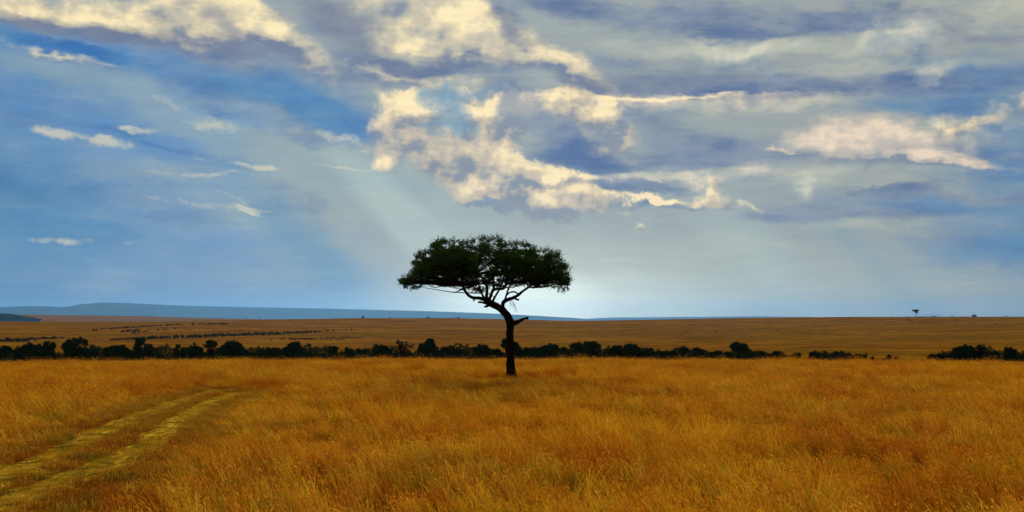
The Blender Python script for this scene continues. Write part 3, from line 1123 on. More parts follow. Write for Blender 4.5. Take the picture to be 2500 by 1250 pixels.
limb('broken_limb', [(1131, 701, 4, -.5), (1140, 703, 4, -.7), (1146, 702, 3.5, -.8), (1153, 698, 3, -.9), (1158, 701, 2.4, -.9)], 8, 46, .14)

# crown outline traced in photo pixels
top_px = [972, 976, 990, 1004, 1010, 1022, 1040, 1052, 1058, 1074, 1082, 1090, 1110, 1130, 1142, 1160, 1180, 1198, 1212, 1226, 1250, 1272, 1286, 1300, 1318, 1340, 1352, 1366, 1372, 1380, 1388, 1394, 1396]
top_py = [690, 684, 678, 672, 636, 620, 616, 610, 594, 587, 583, 590, 588, 587, 592, 588, 580, 583, 580, 590, 594, 592, 596, 606, 611, 611, 615, 622, 638, 650, 664, 684, 694]
bot_px = [972, 980, 1000, 1018, 1034, 1050, 1074, 1090, 1110, 1124, 1146, 1170, 1186, 1210, 1230, 1258, 1278, 1310, 1330, 1350, 1370, 1384, 1396]
bot_py = [692, 696, 700, 704, 692, 692, 682, 692, 690, 694, 702, 710, 704, 696, 692, 698, 692, 698, 700, 702, 706, 706, 696]
x0 = (972 - 1184) / PXM
XC = (1184 - 1248) / PXM
RX = 212 / PXM
rc = np.random.default_rng(21)
clumps = []
tries = 0
while len(clumps) < 1000 and tries < 60000:
    tries += 1
    px = rc.uniform(984, 1385)
    xl = (px - 1184) / 212.0
    if abs(xl) >= 1:
        continue
    Dm = 4.3 * math.sqrt(1 - xl * xl) + .25
    y = rc.uniform(-1, 1) * Dm
    fy = math.sqrt(max(0, 1 - (y / Dm) ** 2))
    tpz = float(np.interp(px, top_px, top_py))
    btz = float(np.interp(px, bot_px, bot_py))
    midz = tpz * .45 + btz * .55
    f2 = .35 + .65 * fy
    tt = midz + (tpz - midz) * f2
    bb = midz + (btz - midz) * (.5 + .5 * fy)
    u = rc.uniform()
    u = u ** 1.15
    py = tt + 9 + 7 * math.sin(px * .21 + 2 * math.sin(px * .05)) * (1 - u) ** 2 + (bb - tt - 16) * u
    # thin, broken window low in the middle
    if 1125 < px < 1225 and 645 < py < 700 and rc.uniform() < .45:
        continue
    if 1225 <= px < 1300 and 675 < py and rc.uniform() < .4:
        continue
    if px < 1010 and py < 676:
        continue
    clumps.append((px, py, y))
Lv = []
TW = Geo()
ends = [tp(p[0], p[1], p[3] if len(p) > 3 else 0) for Lp in LIMBS[:6] + LIMBS[7:10] for p in Lp[-4:]]


def twig(a, b, r0, r1, bend=.12, sides=5, seed=0):
    a, b = Vector(a), Vector(b)
    L_ = (b - a).length
    m1 = a.lerp(b, .35) + Vector((rc.normal(0, bend * L_ * .5), rc.normal(0, bend * L_ * .5), -abs(rc.normal(0, bend * L_ * .4))))
    m2 = a.lerp(b, .7) + Vector((rc.normal(0, bend * L_ * .4), rc.normal(0, bend * L_ * .4), rc.normal(0, bend * L_ * .2)))
    V_, Fi, S = [], [], []
    pts_ = [a, m1, m2, b]
    rr_ = [r0, r0 * .7 + r1 * .3, r0 * .3 + r1 * .7, r1]
    up = Vector((.3, .2, .93))
    for i, q_ in enumerate(pts_):
        tn = (pts_[min(i + 1, 3)] - pts_[max(i - 1, 0)])
        if tn.length < 1e-6:
            tn = Vector((0, 0, 1))
        tn.normalize()
        aa = tn.cross(up)
        if aa.length < 1e-3:
            aa = Vector((1, 0, 0))
        aa.normalize()
        b2 = tn.cross(aa)
        for k in range(sides):
            th = 2 * math.pi * k / sides
            V_.append(tuple(q_ + (aa * math.cos(th) + b2 * math.sin(th)) * rr_[i]))
    for i in range(3):
        for k in range(sides):
            k2 = (k + 1) % sides
            Fi += [i * sides + k, i * sides + k2, (i + 1) * sides + k2, (i + 1) * sides + k]
            S.append(4)
    TW.add(V_, Fi, S)


for ci_, (px, py, y) in enumerate(clumps):
    c0 = tp(px, py, y)
    e = min(ends, key=lambda q_: (q_ - c0).length + (0 if q_.z < c0.z else 1.5))
    twig(e, c0, .032, .008, .09, 4)
    # spray of twiglets with leaflets on them
    edge_ = abs((px - 1184) / 212.0)
    nt = 9
    for t_ in range(nt):
        a_ = rc.uniform(0, 2 * math.pi)
        el_ = rc.normal(.25, .45)
        ln = rc.uniform(.16, .42)
        dv = Vector((math.cos(a_) * math.cos(el_), math.sin(a_) * math.cos(el_), math.sin(el_) * .7)) * ln
        tip_ = c0 + dv
        m = 15
        fr = rc.uniform(.25, 1.05, m)
        base_ = np.array(c0)[None, :] + np.array(dv)[None, :] * fr[:, None]
        Lv.append(base_ + rc.normal(0, .036, (m, 3)))
        if t_ % 3 == 0:
            twig(c0, tip_, .006, .003, .1, 3)
# feathery sprigs breaking the outline
sprigs = []
for k in range(150):
    px = rc.uniform(985, 1390)
    py = float(np.interp(px, top_px, top_py)) + rc.uniform(0, 9)
    sprigs.append((px, py, rc.normal(0, 1.2), rc.uniform(.15, .48), 1))
for (px, py) in [(1075, 584), (1079, 582), (1087, 590), (1181, 580), (1190, 581), (1197, 582), (1208, 578), (1214, 580), (1222, 584), (1056, 592), (1062, 595), (1284, 594), (1345, 609), (1365, 618)]:
    sprigs.append((px, py + 7, rc.normal(0, .5), .42, 1))
for k in range(190):
    px = rc.uniform(985, 1390) if k < 120 else rc.uniform(1130, 1300)
    py = float(np.interp(px, bot_px, bot_py)) - rc.uniform(0, 9 if k < 120 else 30)
    sprigs.append((px, py, rc.normal(0, 1.4), rc.uniform(.12, .34), -1))
for (px, py) in [(1250, 738), (1253, 744), (1256, 750), (1248, 735), (1257, 754), (1246, 742)]:
    sprigs.append((px, py - 4, rc.normal(0, .1), .34, -2))
for (px, py, y, ln, sg) in sprigs:
    c0 = tp(px, py, y)
    for _ in range(3):
        dv = Vector((rc.normal(0, .55), rc.normal(0, .5), abs(rc.normal(.75, .3)) * (1 if sg > 0 else -1))).normalized() * ln * rc.uniform(.6, 1.1)
        if sg == -2:
            dv = Vector((rc.normal(.25, .3), rc.normal(0, .3), -1)).normalized() * ln
        twig(c0 - dv * .4, c0 + dv, .007, .003, .12, 3)
        if sg != -2:
            m = 13
            fr = rc.uniform(.0, 1.05, m)
            Lv.append(np.array(c0)[None, :] + np.array(dv)[None, :] * fr[:, None] + rc.normal(0, .032, (m, 3)))
Lc = np.concatenate(Lv)
print('acacia leaves', len(Lc), 'clumps', len(clumps))
o = link('foliage', quads_mesh('foliage', leaf_quads(Lc, rc.uniform(.022, .048, len(Lc)), r=rc)), LEAF, acacia)
tag(o, kind='stuff')
o = TW.build('twigs', BARK, acacia, True)
tag(o, kind='stuff')
# ragged root flare where the trunk meets the grass
g = Geo()
g.add(*tube([tp(1260, 934, -.1), tp(1258, 916, -.1), tp(1254.5, 898, 0)], [.12, .11, .03], 8, 71, .15))
g.add(*tube([tp(1239, 936, -.1), tp(1240, 908, -.05), tp(1239.5, 888, 0), tp(1242, 872, 0)], [.08, .09, .10, .02], 8, 72, .15))
g.build('root_flare', BARK, acacia)


# ------------------------------------------------------------------ trees along the watercourse
def far_tree(spec, k):
    """spec: lobes [(px, py, rx, ry)], distance, trunk px, style, label"""
    lobes, d, tpx, style, label = spec
    r = np.random.default_rng(100 + k)
    s = d / F
    bx = at(tpx, 880, d).x
    base = Vector((bx, d, gz(bx, d)))
    root = empty('tree' if style != 'bush' else 'shrub', base)
    tag(root, label, 'tree' if style != 'bush' else 'shrub', 'dark trees and bushes along the watercourse')
    C = []
    dens = {'dense': 1.0, 'bush': 1.0, 'sparse': .30, 'olive': 1.0, 'umbrella': 1.0}[style]
    tops = []
    for (px, py, rx, ry) in lobes:
        w = at(px, py, d) - base
        RX_, RZ_ = rx * s, ry * s
        RY_ = RX_ * r.uniform(.8, 1.0)
        tops.append((w, RX_, RZ_))
        nc = max(5, int(16 * dens * (RX_ * RZ_) ** .8))
        for _ in range(nc):
            v = r.normal(size=3)
            v /= np.linalg.norm(v)
            rad = r.uniform(.55, .97) ** .6
            cc_ = np.array((w.x + v[0] * RX_ * rad, v[1] * RY_ * rad, w.z + v[2] * RZ_ * rad))
            cr = r.uniform(.22, .42) * min(1.6, max(.5, RX_ ** .5 * .8))
            m = int(46 * (cr / .3) ** 1.2)
            C.append(cc_ + r.normal(0, 1, (m, 3)) * cr * np.array((.55, .55, .42)))
        if style != 'sparse':
            m = int(220 * RX_ * RZ_ ** .7)
            v = r.normal(size=(m, 3))
            v /= np.linalg.norm(v, axis=1)[:, None]
            v *= (r.uniform(size=(m, 1)) ** .45) * .86
            C.append(np.array((w.x, 0, w.z)) + v * np.array((RX_, RY_, RZ_)))
    C = np.concatenate(C)
    if len(C) > 9000:
        C = C[r.choice(len(C), 9000, False)]
    mat = {'dense': FAR_LEAF, 'bush': FAR_LEAF, 'sparse': SPARSE_LEAF, 'olive': FAR_LEAF2, 'umbrella': FAR_LEAF}[style]
    o = link('crown', quads_mesh('crown', leaf_quads(C, r.uniform(.13, .27, len(C)) * (.8 if style == 'sparse' else 1.0), r=r)), mat, root)
    tag(o, kind='stuff')
    g = Geo()
    w, RX_, RZ_ = tops[0]
    top = Vector((w.x, 0, max(w.z, .8)))
    tr = .16 + .02 * top.z
    if style == 'bush':
        for j in range(3):
            g.add(*tube([Vector((j * .15 - .15, 0, -.3)), Vector((w.x * .4 + (j - 1) * .4, .1 * j, top.z * .4)), Vector((w.x + (j - 1) * RX_ * .4, .2 * j, top.z))], [.07, .05, .02], 5, j))
        g.build('stem', BARK, root)
    else:
        g.add(*tube([Vector((0, 0, -.4)), Vector((w.x * .15, .05, top.z * .35)), Vector((w.x * .6, -.05, top.z * .7)), top], [tr * 1.3, tr, tr * .8, tr * .35], 7, k))
        g.build('trunk', BARK, root)
        g = Geo()
        for (w2, rx2, rz2) in tops:
            for j in range(3):
                a = r.uniform(0, 6.28)
                e_ = Vector((w2.x + math.cos(a) * rx2 * .7, math.sin(a) * rx2 * .6, w2.z + rz2 * r.uniform(-.2, .6)))
                st = Vector((w.x * .5, 0, top.z * r.uniform(.45, .65)))
                g.add(*tube([st, st.lerp(e_, .5) + Vector((0, 0, .2)), e_], [tr * .5, tr * .3, .03], 5, j))
        g.build('limbs', BARK, root)
    return root


T = []


def add(lobes, d, tpx, style, label):
    T.append((lobes, d, tpx, style, label))


add([(14, 852, 11, 7), (24, 856, 5, 5)], 345, 10, 'dense', 'small round dark tree at the far left end of the watercourse row')
add([(-6, 866, 24, 14)], 350, -4, 'bush', 'low dark bush cut by the left photo edge, below the small round tree')
add([(68, 858, 26, 20), (48, 866, 16, 14), (90, 862, 14, 14), (96, 846, 7, 6)], 350, 66, 'bush', 'big broad dark thicket dome second from the left of the row')
add([(120, 846, 16, 12), (130, 843, 8, 9), (108, 852, 9, 8)], 345, 118, 'dense', 'round-crowned dark tree right behind the first big thicket dome')
add([(116, 868, 22, 12)], 340, 112, 'bush', 'low bush under the round-crowned tree beside the thicket dome')
add([(176, 840, 17, 14), (166, 848, 16, 14), (176, 860, 22, 12), (194, 831, 14, 8), (207, 838, 9, 12), (206, 858, 14, 12), (196, 852, 9, 5)], 340, 184, 'dense',
    'tallest broad dark tree on the left, with sky gaps through its right half')
add([(230, 860, 14, 11), (213, 866, 12, 10)], 350, 226, 'bush', 'rounded bush touching the right foot of the tall gappy tree')
add([(280, 856, 26, 12), (296, 851, 12, 9), (262, 860, 13, 11), (310, 860, 14, 11)], 345, 280, 'bush', 'wide flat-topped dark bush between the gappy tree and the twin-crowned tree')
add([(341, 834, 13, 11), (335, 848, 11, 10), (338, 862, 12, 12)], 340, 341, 'dense', 'tall narrow dark tree with a round head right of the wide flat bush')
add([(361, 846, 11, 8), (357, 856, 8, 7), (376, 853, 8, 5)], 338, 361, 'olive', 'smaller ragged tree leaning against the tall narrow round-headed tree')
add([(352, 868, 36, 10), (385, 872, 14, 8)], 350, 352, 'bush', 'low spreading bush under the tall narrow round-headed tree')
add([(435, 846, 8, 5), (430, 854, 6, 4), (426, 859, 5, 3)], 352, 428, 'olive', 'tiny leaning tree at the left end of the second big thicket')
add([(466, 862, 34, 14), (446, 868, 24, 11), (478, 854, 20, 8), (430, 871, 16, 8)], 345, 462, 'bush', 'broad low thicket with the tiny leaning tree on its left')
add([(474, 840, 5, 2.5), (468, 845, 4, 2)], 350, 470, 'sparse', 'thin bare-looking treetop poking out of the broad low thicket')
add([(517, 838, 14, 7.5), (524, 841, 8, 6), (500, 844, 7, 3), (511, 845, 9, 4)], 335, 517, 'umbrella', 'small umbrella-shaped tree on a thin visible trunk')
add([(508, 868, 22, 9)], 350, 508, 'bush', 'low bush at the foot of the small umbrella-shaped tree')
add([(568, 852, 25, 18), (545, 856, 16, 14), (590, 862, 20, 14), (560, 838, 10, 6), (578, 842, 12, 8)], 342, 564, 'dense', 'large domed dark tree right of the small umbrella-shaped tree')
add([(622, 869, 14, 9)], 350, 622, 'bush', 'small low bush in the gap right of the large domed tree')
add([(645, 860, 14, 11), (668, 858, 18, 12)], 345, 656, 'bush', 'double-humped dark bush left of the three-tiered tree')
add([(716, 848, 19, 14), (722, 841, 10, 8), (702, 858, 13, 12), (732, 860, 14, 12)], 340, 716, 'dense', 'three-tiered dark tree between the double-humped bush and the wide gap')
add([(750, 866, 14, 9), (776, 871, 24, 6)], 350, 755, 'bush', 'low bush trailing right from the three-tiered tree')
add([(811, 856, 14, 12), (806, 850, 6, 5), (820, 852, 6, 7)], 342, 811, 'dense', 'square-topped dark tree standing clear in mid row')
add([(852, 858, 12, 10)], 345, 852, 'dense', 'small round dark tree just right of the square-topped tree')
add([(877, 856, 7, 5), (891, 856, 8, 5), (884, 864, 14, 7)], 350, 884, 'bush', 'low flat double bush between the small round tree and the big smooth dome')
add([(932, 855, 17, 13), (945, 863, 16, 12), (918, 862, 11, 10)], 340, 932, 'dense', 'smooth domed tree left of the thin sparse tree')
add([(975, 837, 7, 4), (979, 846, 5, 4), (991, 838, 12, 7), (1003, 844, 7, 6), (983, 850, 8, 4), (972, 832, 3, 2)], 334, 982, 'sparse', 'thin sparse brownish tree with a leaning forked trunk')
add([(985, 868, 30, 8)], 350, 985, 'bush', 'low bush under the thin sparse brownish tree')
add([(1046, 840, 14, 13), (1036, 852, 17, 14), (1055, 858, 18, 14), (1054, 833, 7, 5), (1028, 842, 5, 5)], 338, 1044, 'dense', 'tall cone-shaped dark tree right of the sparse tree')
add([(1088, 859, 15, 11)], 345, 1086, 'bush', 'rounded bush right of the cone-shaped tree')
add([(1114, 845, 15, 7), (1128, 850, 12, 6), (1104, 850, 8, 6)], 340, 1116, 'sparse', 'feathery brownish bush crown behind the row left of the big acacia')
add([(1120, 865, 26, 11)], 348, 1120, 'bush', 'dark bush below the feathery brownish crown')
add([(1175, 852, 16, 11), (1180, 860, 22, 12), (1164, 858, 12, 9)], 342, 1176, 'dense', 'dome-shaped dark tree second to the left of the acacia trunk')
add([(1209, 860, 13, 9), (1222, 865, 12, 8)], 346, 1211, 'bush', 'low bush just left of the acacia trunk')
add([(1231, 833, 8, 6), (1238, 842, 12, 9), (1232, 843, 9, 4), (1258, 842, 9, 8), (1262, 856, 12, 12), (1246, 836, 12, 9)], 332, 1248, 'dense', 'tall ragged tree half hidden behind the acacia trunk')
add([(1290, 859, 16, 10), (1274, 864, 12, 9)], 345, 1288, 'bush', 'low bush right behind the acacia trunk')
add([(1332, 853, 15, 10), (1349, 852, 18, 12), (1331, 846, 4, 4), (1330, 864, 30, 12)], 342, 1342, 'dense', 'wide lumpy dark tree right of the acacia')
add([(1378, 857, 13, 9)], 346, 1378, 'bush', 'small bush between the wide lumpy tree and the olive-tinged crown')
add([(1410, 846, 20, 11), (1430, 848, 30, 15), (1452, 852, 19, 14), (1446, 840, 20, 6), (1420, 864, 40, 12)], 336, 1432, 'olive', 'largest tree right of the acacia, broad with an airy right edge')
add([(1482, 861, 10, 9)], 346, 1482, 'bush', 'small bush filling the dip right of the largest tree')
add([(1506, 853, 18, 10), (1500, 862, 22, 10)], 342, 1504, 'dense', 'first dome of the twin domes right of the largest tree')
add([(1539, 852, 22, 12), (1550, 862, 26, 12)], 342, 1540, 'dense', 'second and higher dome of the twin domes')
add([(1579, 858, 17, 9)], 345, 1578, 'bush', 'rounded bush at the right foot of the twin domes')
add([(1612, 865, 16, 8), (1640, 864, 16, 8)], 348, 1626, 'bush', 'long low bush between the twin domes and the small pointed tree')
add([(1668, 856, 13, 9), (1672, 851, 6, 5)], 344, 1668, 'dense', 'small pointed dark tree on the low hedge')
add([(1706, 858, 18, 9)], 345, 1706, 'bush', 'dome bush between the small pointed tree and the lone round tree')
add([(1752, 864, 16, 7), (1736, 867, 14, 6)], 348, 1750, 'bush', 'low bush left of the lone round tree')
add([(1804, 847, 20, 11), (1818, 850, 11, 9), (1792, 849, 11, 9), (1806, 857, 16, 6)], 336, 1805, 'dense', 'lone round dark tree rising above the low hedge')
add([(1776, 865, 12, 7), (1826, 867, 18, 6)], 348, 1800, 'bush', 'low bush under the lone round tree')
add([(1856, 866, 16, 8)], 348, 1856, 'bush', 'small bush right of the lone round tree')
add([(1893, 868, 18, 9), (1908, 869, 14, 9)], 346, 1898, 'bush', 'wide low bush near the right end of the long hedge')
add([(1944, 871, 14, 9), (1928, 873, 10, 7)], 346, 1940, 'bush', 'last bush at the right end of the long hedge, before the gap')
add([(1990, 869, 14, 10), (1983, 867, 9, 8), (2008, 872, 10, 8)], 344, 1992, 'bush', 'first bush of the separate low clump right of the gap')
add([(2049, 869, 17, 10), (2030, 874, 16, 8), (2068, 873, 16, 8)], 344, 2048, 'bush', 'highest middle bush of the separate low clump')
add([(2095, 874, 20, 9)], 344, 2095, 'bush', 'right-hand bush of the separate low clump')
add([(2130, 877, 7, 6)], 340, 2130, 'bush', 'small single shrub just right of the separate low clump')
add([(2171, 873, 7, 6), (2162, 879, 10, 3)], 340, 2170, 'bush', 'left of two tiny shrubs standing in the open')
add([(2188, 874, 9, 4)], 340, 2188, 'bush', 'right of two tiny shrubs standing in the open')
add([(2276, 874, 11, 8), (2290, 873, 14, 9)], 342, 2284, 'bush', 'small round bushes at the left end of the right-hand thicket')
add([(2352, 862, 30, 16), (2324, 870, 18, 13), (2370, 866, 26, 16), (2362, 850, 16, 7), (2344, 854, 14, 9)], 336, 2350, 'dense', 'biggest sloping dark tree of the right-hand thicket')
add([(2394, 850, 10, 5), (2404, 852, 7, 3), (2390, 845, 5, 3), (2400, 860, 8, 3)], 334, 2393, 'dense', 'layered treetop sticking out of the right-hand thicket')
add([(2424, 868, 20, 10), (2414, 872, 20, 9)], 344, 2422, 'bush', 'low dome bush between the layered treetop and the rounded triangle tree')
add([(2466, 860, 14, 11), (2459, 855, 8, 7), (2474, 863, 9, 8), (2462, 872, 9, 7)], 338, 2463, 'dense', 'rounded triangular dark tree near the right edge of the photo')
add([(2494, 874, 20, 8), (2520, 872, 20, 10)], 342, 2500, 'bush', 'low olive bush cut by the right edge of the photo')
for k, sp_ in enumerate(T):
    far_tree(sp_, k)

# continuous dark undergrowth along the water
r = np.random.default_rng(5)
n = 130000
px = r.uniform(-60, 2560, n)
okp = (px < 1952) | ((px > 1972) & (px < 2114)) | (px > 2296)
px = px[okp]
n = len(px)
d = r.uniform(338, 385, n)
xx = (px - 1250) / F * d
hh = 5.2 + .8 * np.sin(px * .035) + .5 * np.sin(px * .11 + 1) + .35 * np.sin(px * .31)
hh = np.where(px > 1700, hh * np.interp(px, [1700, 1950, 2300, 2500], [1, .72, .95, .95]), hh)
zz = ground_z(xx, d) + r.uniform(0, 1, n) ** .8 * np.maximum(hh, .5) * 1.0
o = link('undergrowth', quads_mesh('undergrowth', leaf_quads(np.stack([xx, d, zz], 1), r.uniform(.16, .30, n), r=r)), FAR_LEAF)
tag(o, 'dark green undergrowth filling the ground between the trees of the watercourse', 'undergrowth', kind='stuff')


# ------------------------------------------------------------------ bushes and trees on the far hillside
def shrub_mesh(name, seed, rx, rz, n=420, leaf=.42, flat=.0):
    r = np.random.default_rng(seed)
    C = []
    for _ in range(9):
        v = r.normal(size=3)
        v /= np.linalg.norm(v)
        c_ = np.array((v[0] * rx * .6, v[1] * rx * .6, rz * .55 + v[2] * rz * .4))
        C.append(c_ + r.normal(0, 1, (n // 9, 3)) * np.array((rx * .28, rx * .28, rz * .20)))
    C = np.concatenate(C)
    C[:, 2] = np.abs(C[:, 2])
    return quads_mesh(name, leaf_quads(C, r.uniform(.6, 1.1, len(C)) * leaf, r=r))


def hit(px, py):
    """ground point of the hillside seen at a photo pixel"""
    v = pdir(px, py)
    t = 420.0
    while t < 3400:
        x = v.x / v.y * t
        if H + v.z / v.y * t <= gz(x, t):
            return Vector((x, t, gz(x, t)))
        t *= 1.004
    t = 3190 * math.cos(math.atan2(v.x, v.y))
    x = v.x / v.y * t
    return Vector((x, t, gz(x, t)))


M = Mat('shrub_stem')
STEM = M.diffuse((.03, .02, .012), .95)
SH = []
for k in range(5):
    m_ = shrub_mesh('crown', 300 + k, 2.6, 2.9)
    m_.materials.append(FAR_LEAF2 if k % 2 else FAR_LEAF)
    SH.append(m_)
g = Geo()
for j in range(4):
    a = j * 1.6
    g.add(*tube([Vector((math.cos(a) * .2, math.sin(a) * .2, -.3)), Vector((math.cos(a) * .6, math.sin(a) * .6, .9)), Vector((math.cos(a) * 1.2, math.sin(a) * 1.2, 1.9))], [.09, .07, .03], 5, j))
STEM_ME = mesh_np('stem', g.v, g.f, g.s, True)
STEM_ME.materials.append(STEM)
cnt = [0]


def shrub(px, py, wpx, hpx, label, group):
    p = hit(px, py)
    s = p.y / F
    root = empty('shrub', p)
    root.rotation_euler.z = random.uniform(0, 6.28)
    a = wpx * s / 5.6
    b = hpx * s / 3.7
    root.scale = (a, a, b)
    tag(root, label, 'shrub', group)
    link('crown', SH[cnt[0] % 5], None, root)
    link('stem', STEM_ME, None, root)
    cnt[0] += 1
    return root


LM = [(14, 'small far-left tree'), (68, 'first big thicket dome'), (120, 'round-crowned tree'), (184, 'tall gappy tree'), (230, 'gappy-tree bush'),
      (280, 'wide flat-topped bush'), (341, 'narrow round-headed tree'), (376, 'ragged leaning tree'), (430, 'tiny leaning tree'), (466, 'broad low thicket'),
      (517, 'small umbrella-shaped tree'), (568, 'large domed tree'), (622, 'gap bush'), (656, 'double-humped bush'), (716, 'three-tiered tree'),
      (755, 'trailing bush'), (811, 'square-topped tree'), (852, 'small round tree'), (884, 'flat double bush'), (1942, 'end of the long hedge'), (1990, 'first bush after the gap'),
      (2049, 'separate middle bush'), (2095, 'separate last bush'), (2130, 'single shrub'), (2175, 'two tiny shrubs'), (2236, 'lone skyline tree'),
      (2284, 'round starting bushes'), (2350, 'biggest sloping tree'), (2393, 'layered treetop')]
ORD = ['first', 'second', 'third', 'fourth', 'fifth', 'sixth', 'seventh', 'eighth', 'ninth', 'tenth', 'eleventh', 'twelfth', 'thirteenth', 'fourteenth', 'fifteenth',
       'sixteenth', 'seventeenth', 'eighteenth', 'nineteenth', 'twentieth']


def name_row(items, one, what):
    """items: (px, object); labels by landmark below and order from the left"""
    by = {}
    for px, o in items:
        by.setdefault(min(LM, key=lambda q_: abs(q_[0] - px))[1], []).append((px, o))
    for lm, lst in by.items():
        lst.sort(key=lambda q_: q_[0])
        rel = 'below the ' if lm == 'lone skyline tree' else 'above the '
        for i, (px, o) in enumerate(lst):
            if len(lst) == 1:
                o['label'] = 'only %s in %s, %s%s' % (one, what, rel, lm)
            else:
                o['label'] = '%s %s from left in %s, %s%s' % (ORD[min(i, 19)], one, what, rel, lm)


def row(p0, p1, n, w, h, label, group, jit=1.0, bow=0, what=None):
    items = []
    for k in range(n):
        t = (k + random.uniform(-.3, .3)) / max(1, n - 1)
        px = p0[0] + (p1[0] - p0[0]) * t
        py = p0[1] + (p1[1] - p0[1]) * t + bow * math.sin(math.pi * min(max(t, 0), 1)) + random.uniform(-.5, .5) * jit
        items.append((px, shrub(px, py, w * random.uniform(.65, 1.3), h * random.uniform(.7, 1.25), label, group)))
    if what:
        name_row(items, 'shrub', what)


row((270, 831), (348, 828), 16, 8, 4.5, 'small dark shrub in the left stretch of the long hillside hedge row', 'shrubs of the long hillside row', what='long hillside row, left stretch')
row((352, 829), (640, 818), 46, 11, 7.5, 'dark shrub in the thick middle stretch of the long hillside row', 'shrubs of the long hillside row', what='long hillside row, thick stretch')
row((640, 819), (768, 812), 20, 10, 7, 'dark shrub in the right stretch of the long hillside row', 'shrubs of the long hillside row', what='long hillside row, right stretch')
row((778, 810), (781, 810), 2, 6, 4, 'tiny shrub just past the right end of the long hillside row', 'stray shrubs past the long row', what='the pair ending the long row')
row((801, 809), (813, 808.5), 2, 8, 4.5, 'low shrub of the pair well past the long hillside row', 'stray shrubs past the long row', what='the pair past the long row')
row((848, 805), (860, 805), 2, 6, 4, 'faint brownish shrub farther right of the pair on the hillside', 'stray shrubs past the long row', what='the faint far pair')
row((0, 834), (68, 834), 11, 12, 9, 'dark shrub in the thick left-edge hillside clump', 'shrubs at the left edge of the hillside', what='the left-edge hillside clump')
row((66, 829), (140, 828), 14, 10, 6, 'dark shrub in the thin row running right of the left-edge clump', 'shrubs at the left edge of the hillside', what='the thin left-edge row')
row((150, 827), (153, 827), 1, 12, 5, 'single dark shrub right of the left-edge clump, apart from it', 'shrubs at the left edge of the hillside')
row((86, 834), (88, 834), 1, 7, 4, 'small single shrub just below the thin left-edge row', 'shrubs at the left edge of the hillside')
row((226, 808), (234, 808), 2, 7, 4.5, 'dark shrub at the left end of the upper hillside row', 'shrubs of the upper hillside row', what='upper row, left end')
row((245, 804), (268, 803), 4, 7, 2.5, 'low shrub left of the upper hillside row', 'shrubs of the upper hillside row', what='upper row, faint start')
row((272, 803), (345, 799), 15, 8, 3.6, 'low dark shrub in the left half of the upper hillside row', 'shrubs of the upper hillside row', what='upper row, left half')
row((350, 798.5), (444, 793.5), 18, 7, 3.2, 'low dark shrub in the right half of the upper hillside row', 'shrubs of the upper hillside row', what='upper row, right half')
row((470, 793.5), (474, 793), 1, 8, 4.5, 'single dark shrub between the upper row and the small top row', 'shrubs of the small top row')
row((489, 792), (506, 792), 4, 8, 4.2, 'dark shrub in the left knot of the small top row', 'shrubs of the small top row', what='small top row, left knot')
row((512, 792), (552, 792.5), 8, 8, 4.5, 'dark shrub in the right knot of the small top row', 'shrubs of the small top row', what='small top row, right knot')
row((296, 811), (340, 810), 8, 9, 6, 'dark shrub in the loose patch below the upper row', 'shrubs of the loose patch', what='the loose hillside patch')
row((326, 815), (340, 814), 3, 7, 4, 'small shrub along the lower rim of the loose patch', 'shrubs of the loose patch', what="the loose patch's lower rim")
row((349, 812), (361, 809), 4, 6, 4, 'small reddish shrub right of the loose patch', 'shrubs of the loose patch', what='the reddish specks')
row((388, 807), (404, 806), 3, 8, 4.5, 'small shrub of the trio right of the loose patch', 'shrubs of the loose patch', what='the trio')
shrub(427, 804, 5, 4.5, 'single reddish round shrub above the long hillside row', 'shrubs of the loose patch')
# on the skyline
for (px, py, w, h, lb) in [
        (886, 777, 11, 5, 'small dark round bush on the skyline, leftmost of the three left of the acacia'),
        (951, 777, 8, 2.6, 'faint low bush on the skyline between two round ones'),
        (1045, 777, 8, 4, 'small dark round bush on the skyline, middle one left of the acacia'),
        (1119, 778, 11, 3.4, 'flat dark bush on the skyline nearest the acacia crown'),
        (1107, 777.5, 3.5, 2, 'tiny speck of a bush on the skyline beside the flat one'),
        (2380, 774, 17, 5.4, 'largest rounded bush on the right-hand skyline'),
        (2456, 773.6, 7, 2.8, 'tiny bush on the skyline near the right edge of the photo')]:
    shrub(px, py, w, h, lb, 'bushes on the skyline')
for (px, w, h) in [(1955, 4, 2), (1968, 3, 1.6), (1979, 4, 1.8), (2216, 3, 2), (2246, 5, 2.2), (2253, 6, 2.4), (2276, 8, 2.6), (2283, 7, 2.6), (2325, 6, 2.2), (2351, 6, 1.8), (2360, 4, 1.8)]:
    sky_n = globals().get('sky_n', 0) + 1
    shrub(px, 774, w, h, ('%s low skyline bush counting from the left, %s the lone tree' % (ORD[sky_n - 1], 'left of' if px < 2236 else 'right of')), 'low bushes dotted along the skyline')
for (px, py) in [(1415, 832), (1678, 812), (1748, 810), (1402, 821), (1835, 823), (1898, 808), (2455, 794), (2430, 793)]:
    above = min(((q_[2], q_[4]) for q_ in T), key=lambda q_: abs(q_[0] - px))[1].split(' of ')[0].split(',')[0].split(' between ')[0]
    shrub(px, py, 5, 2.2, 'stray hillside shrub %s above the %s' % ('high' if py < 815 else 'just', above), 'stray shrubs on the bare hillside')

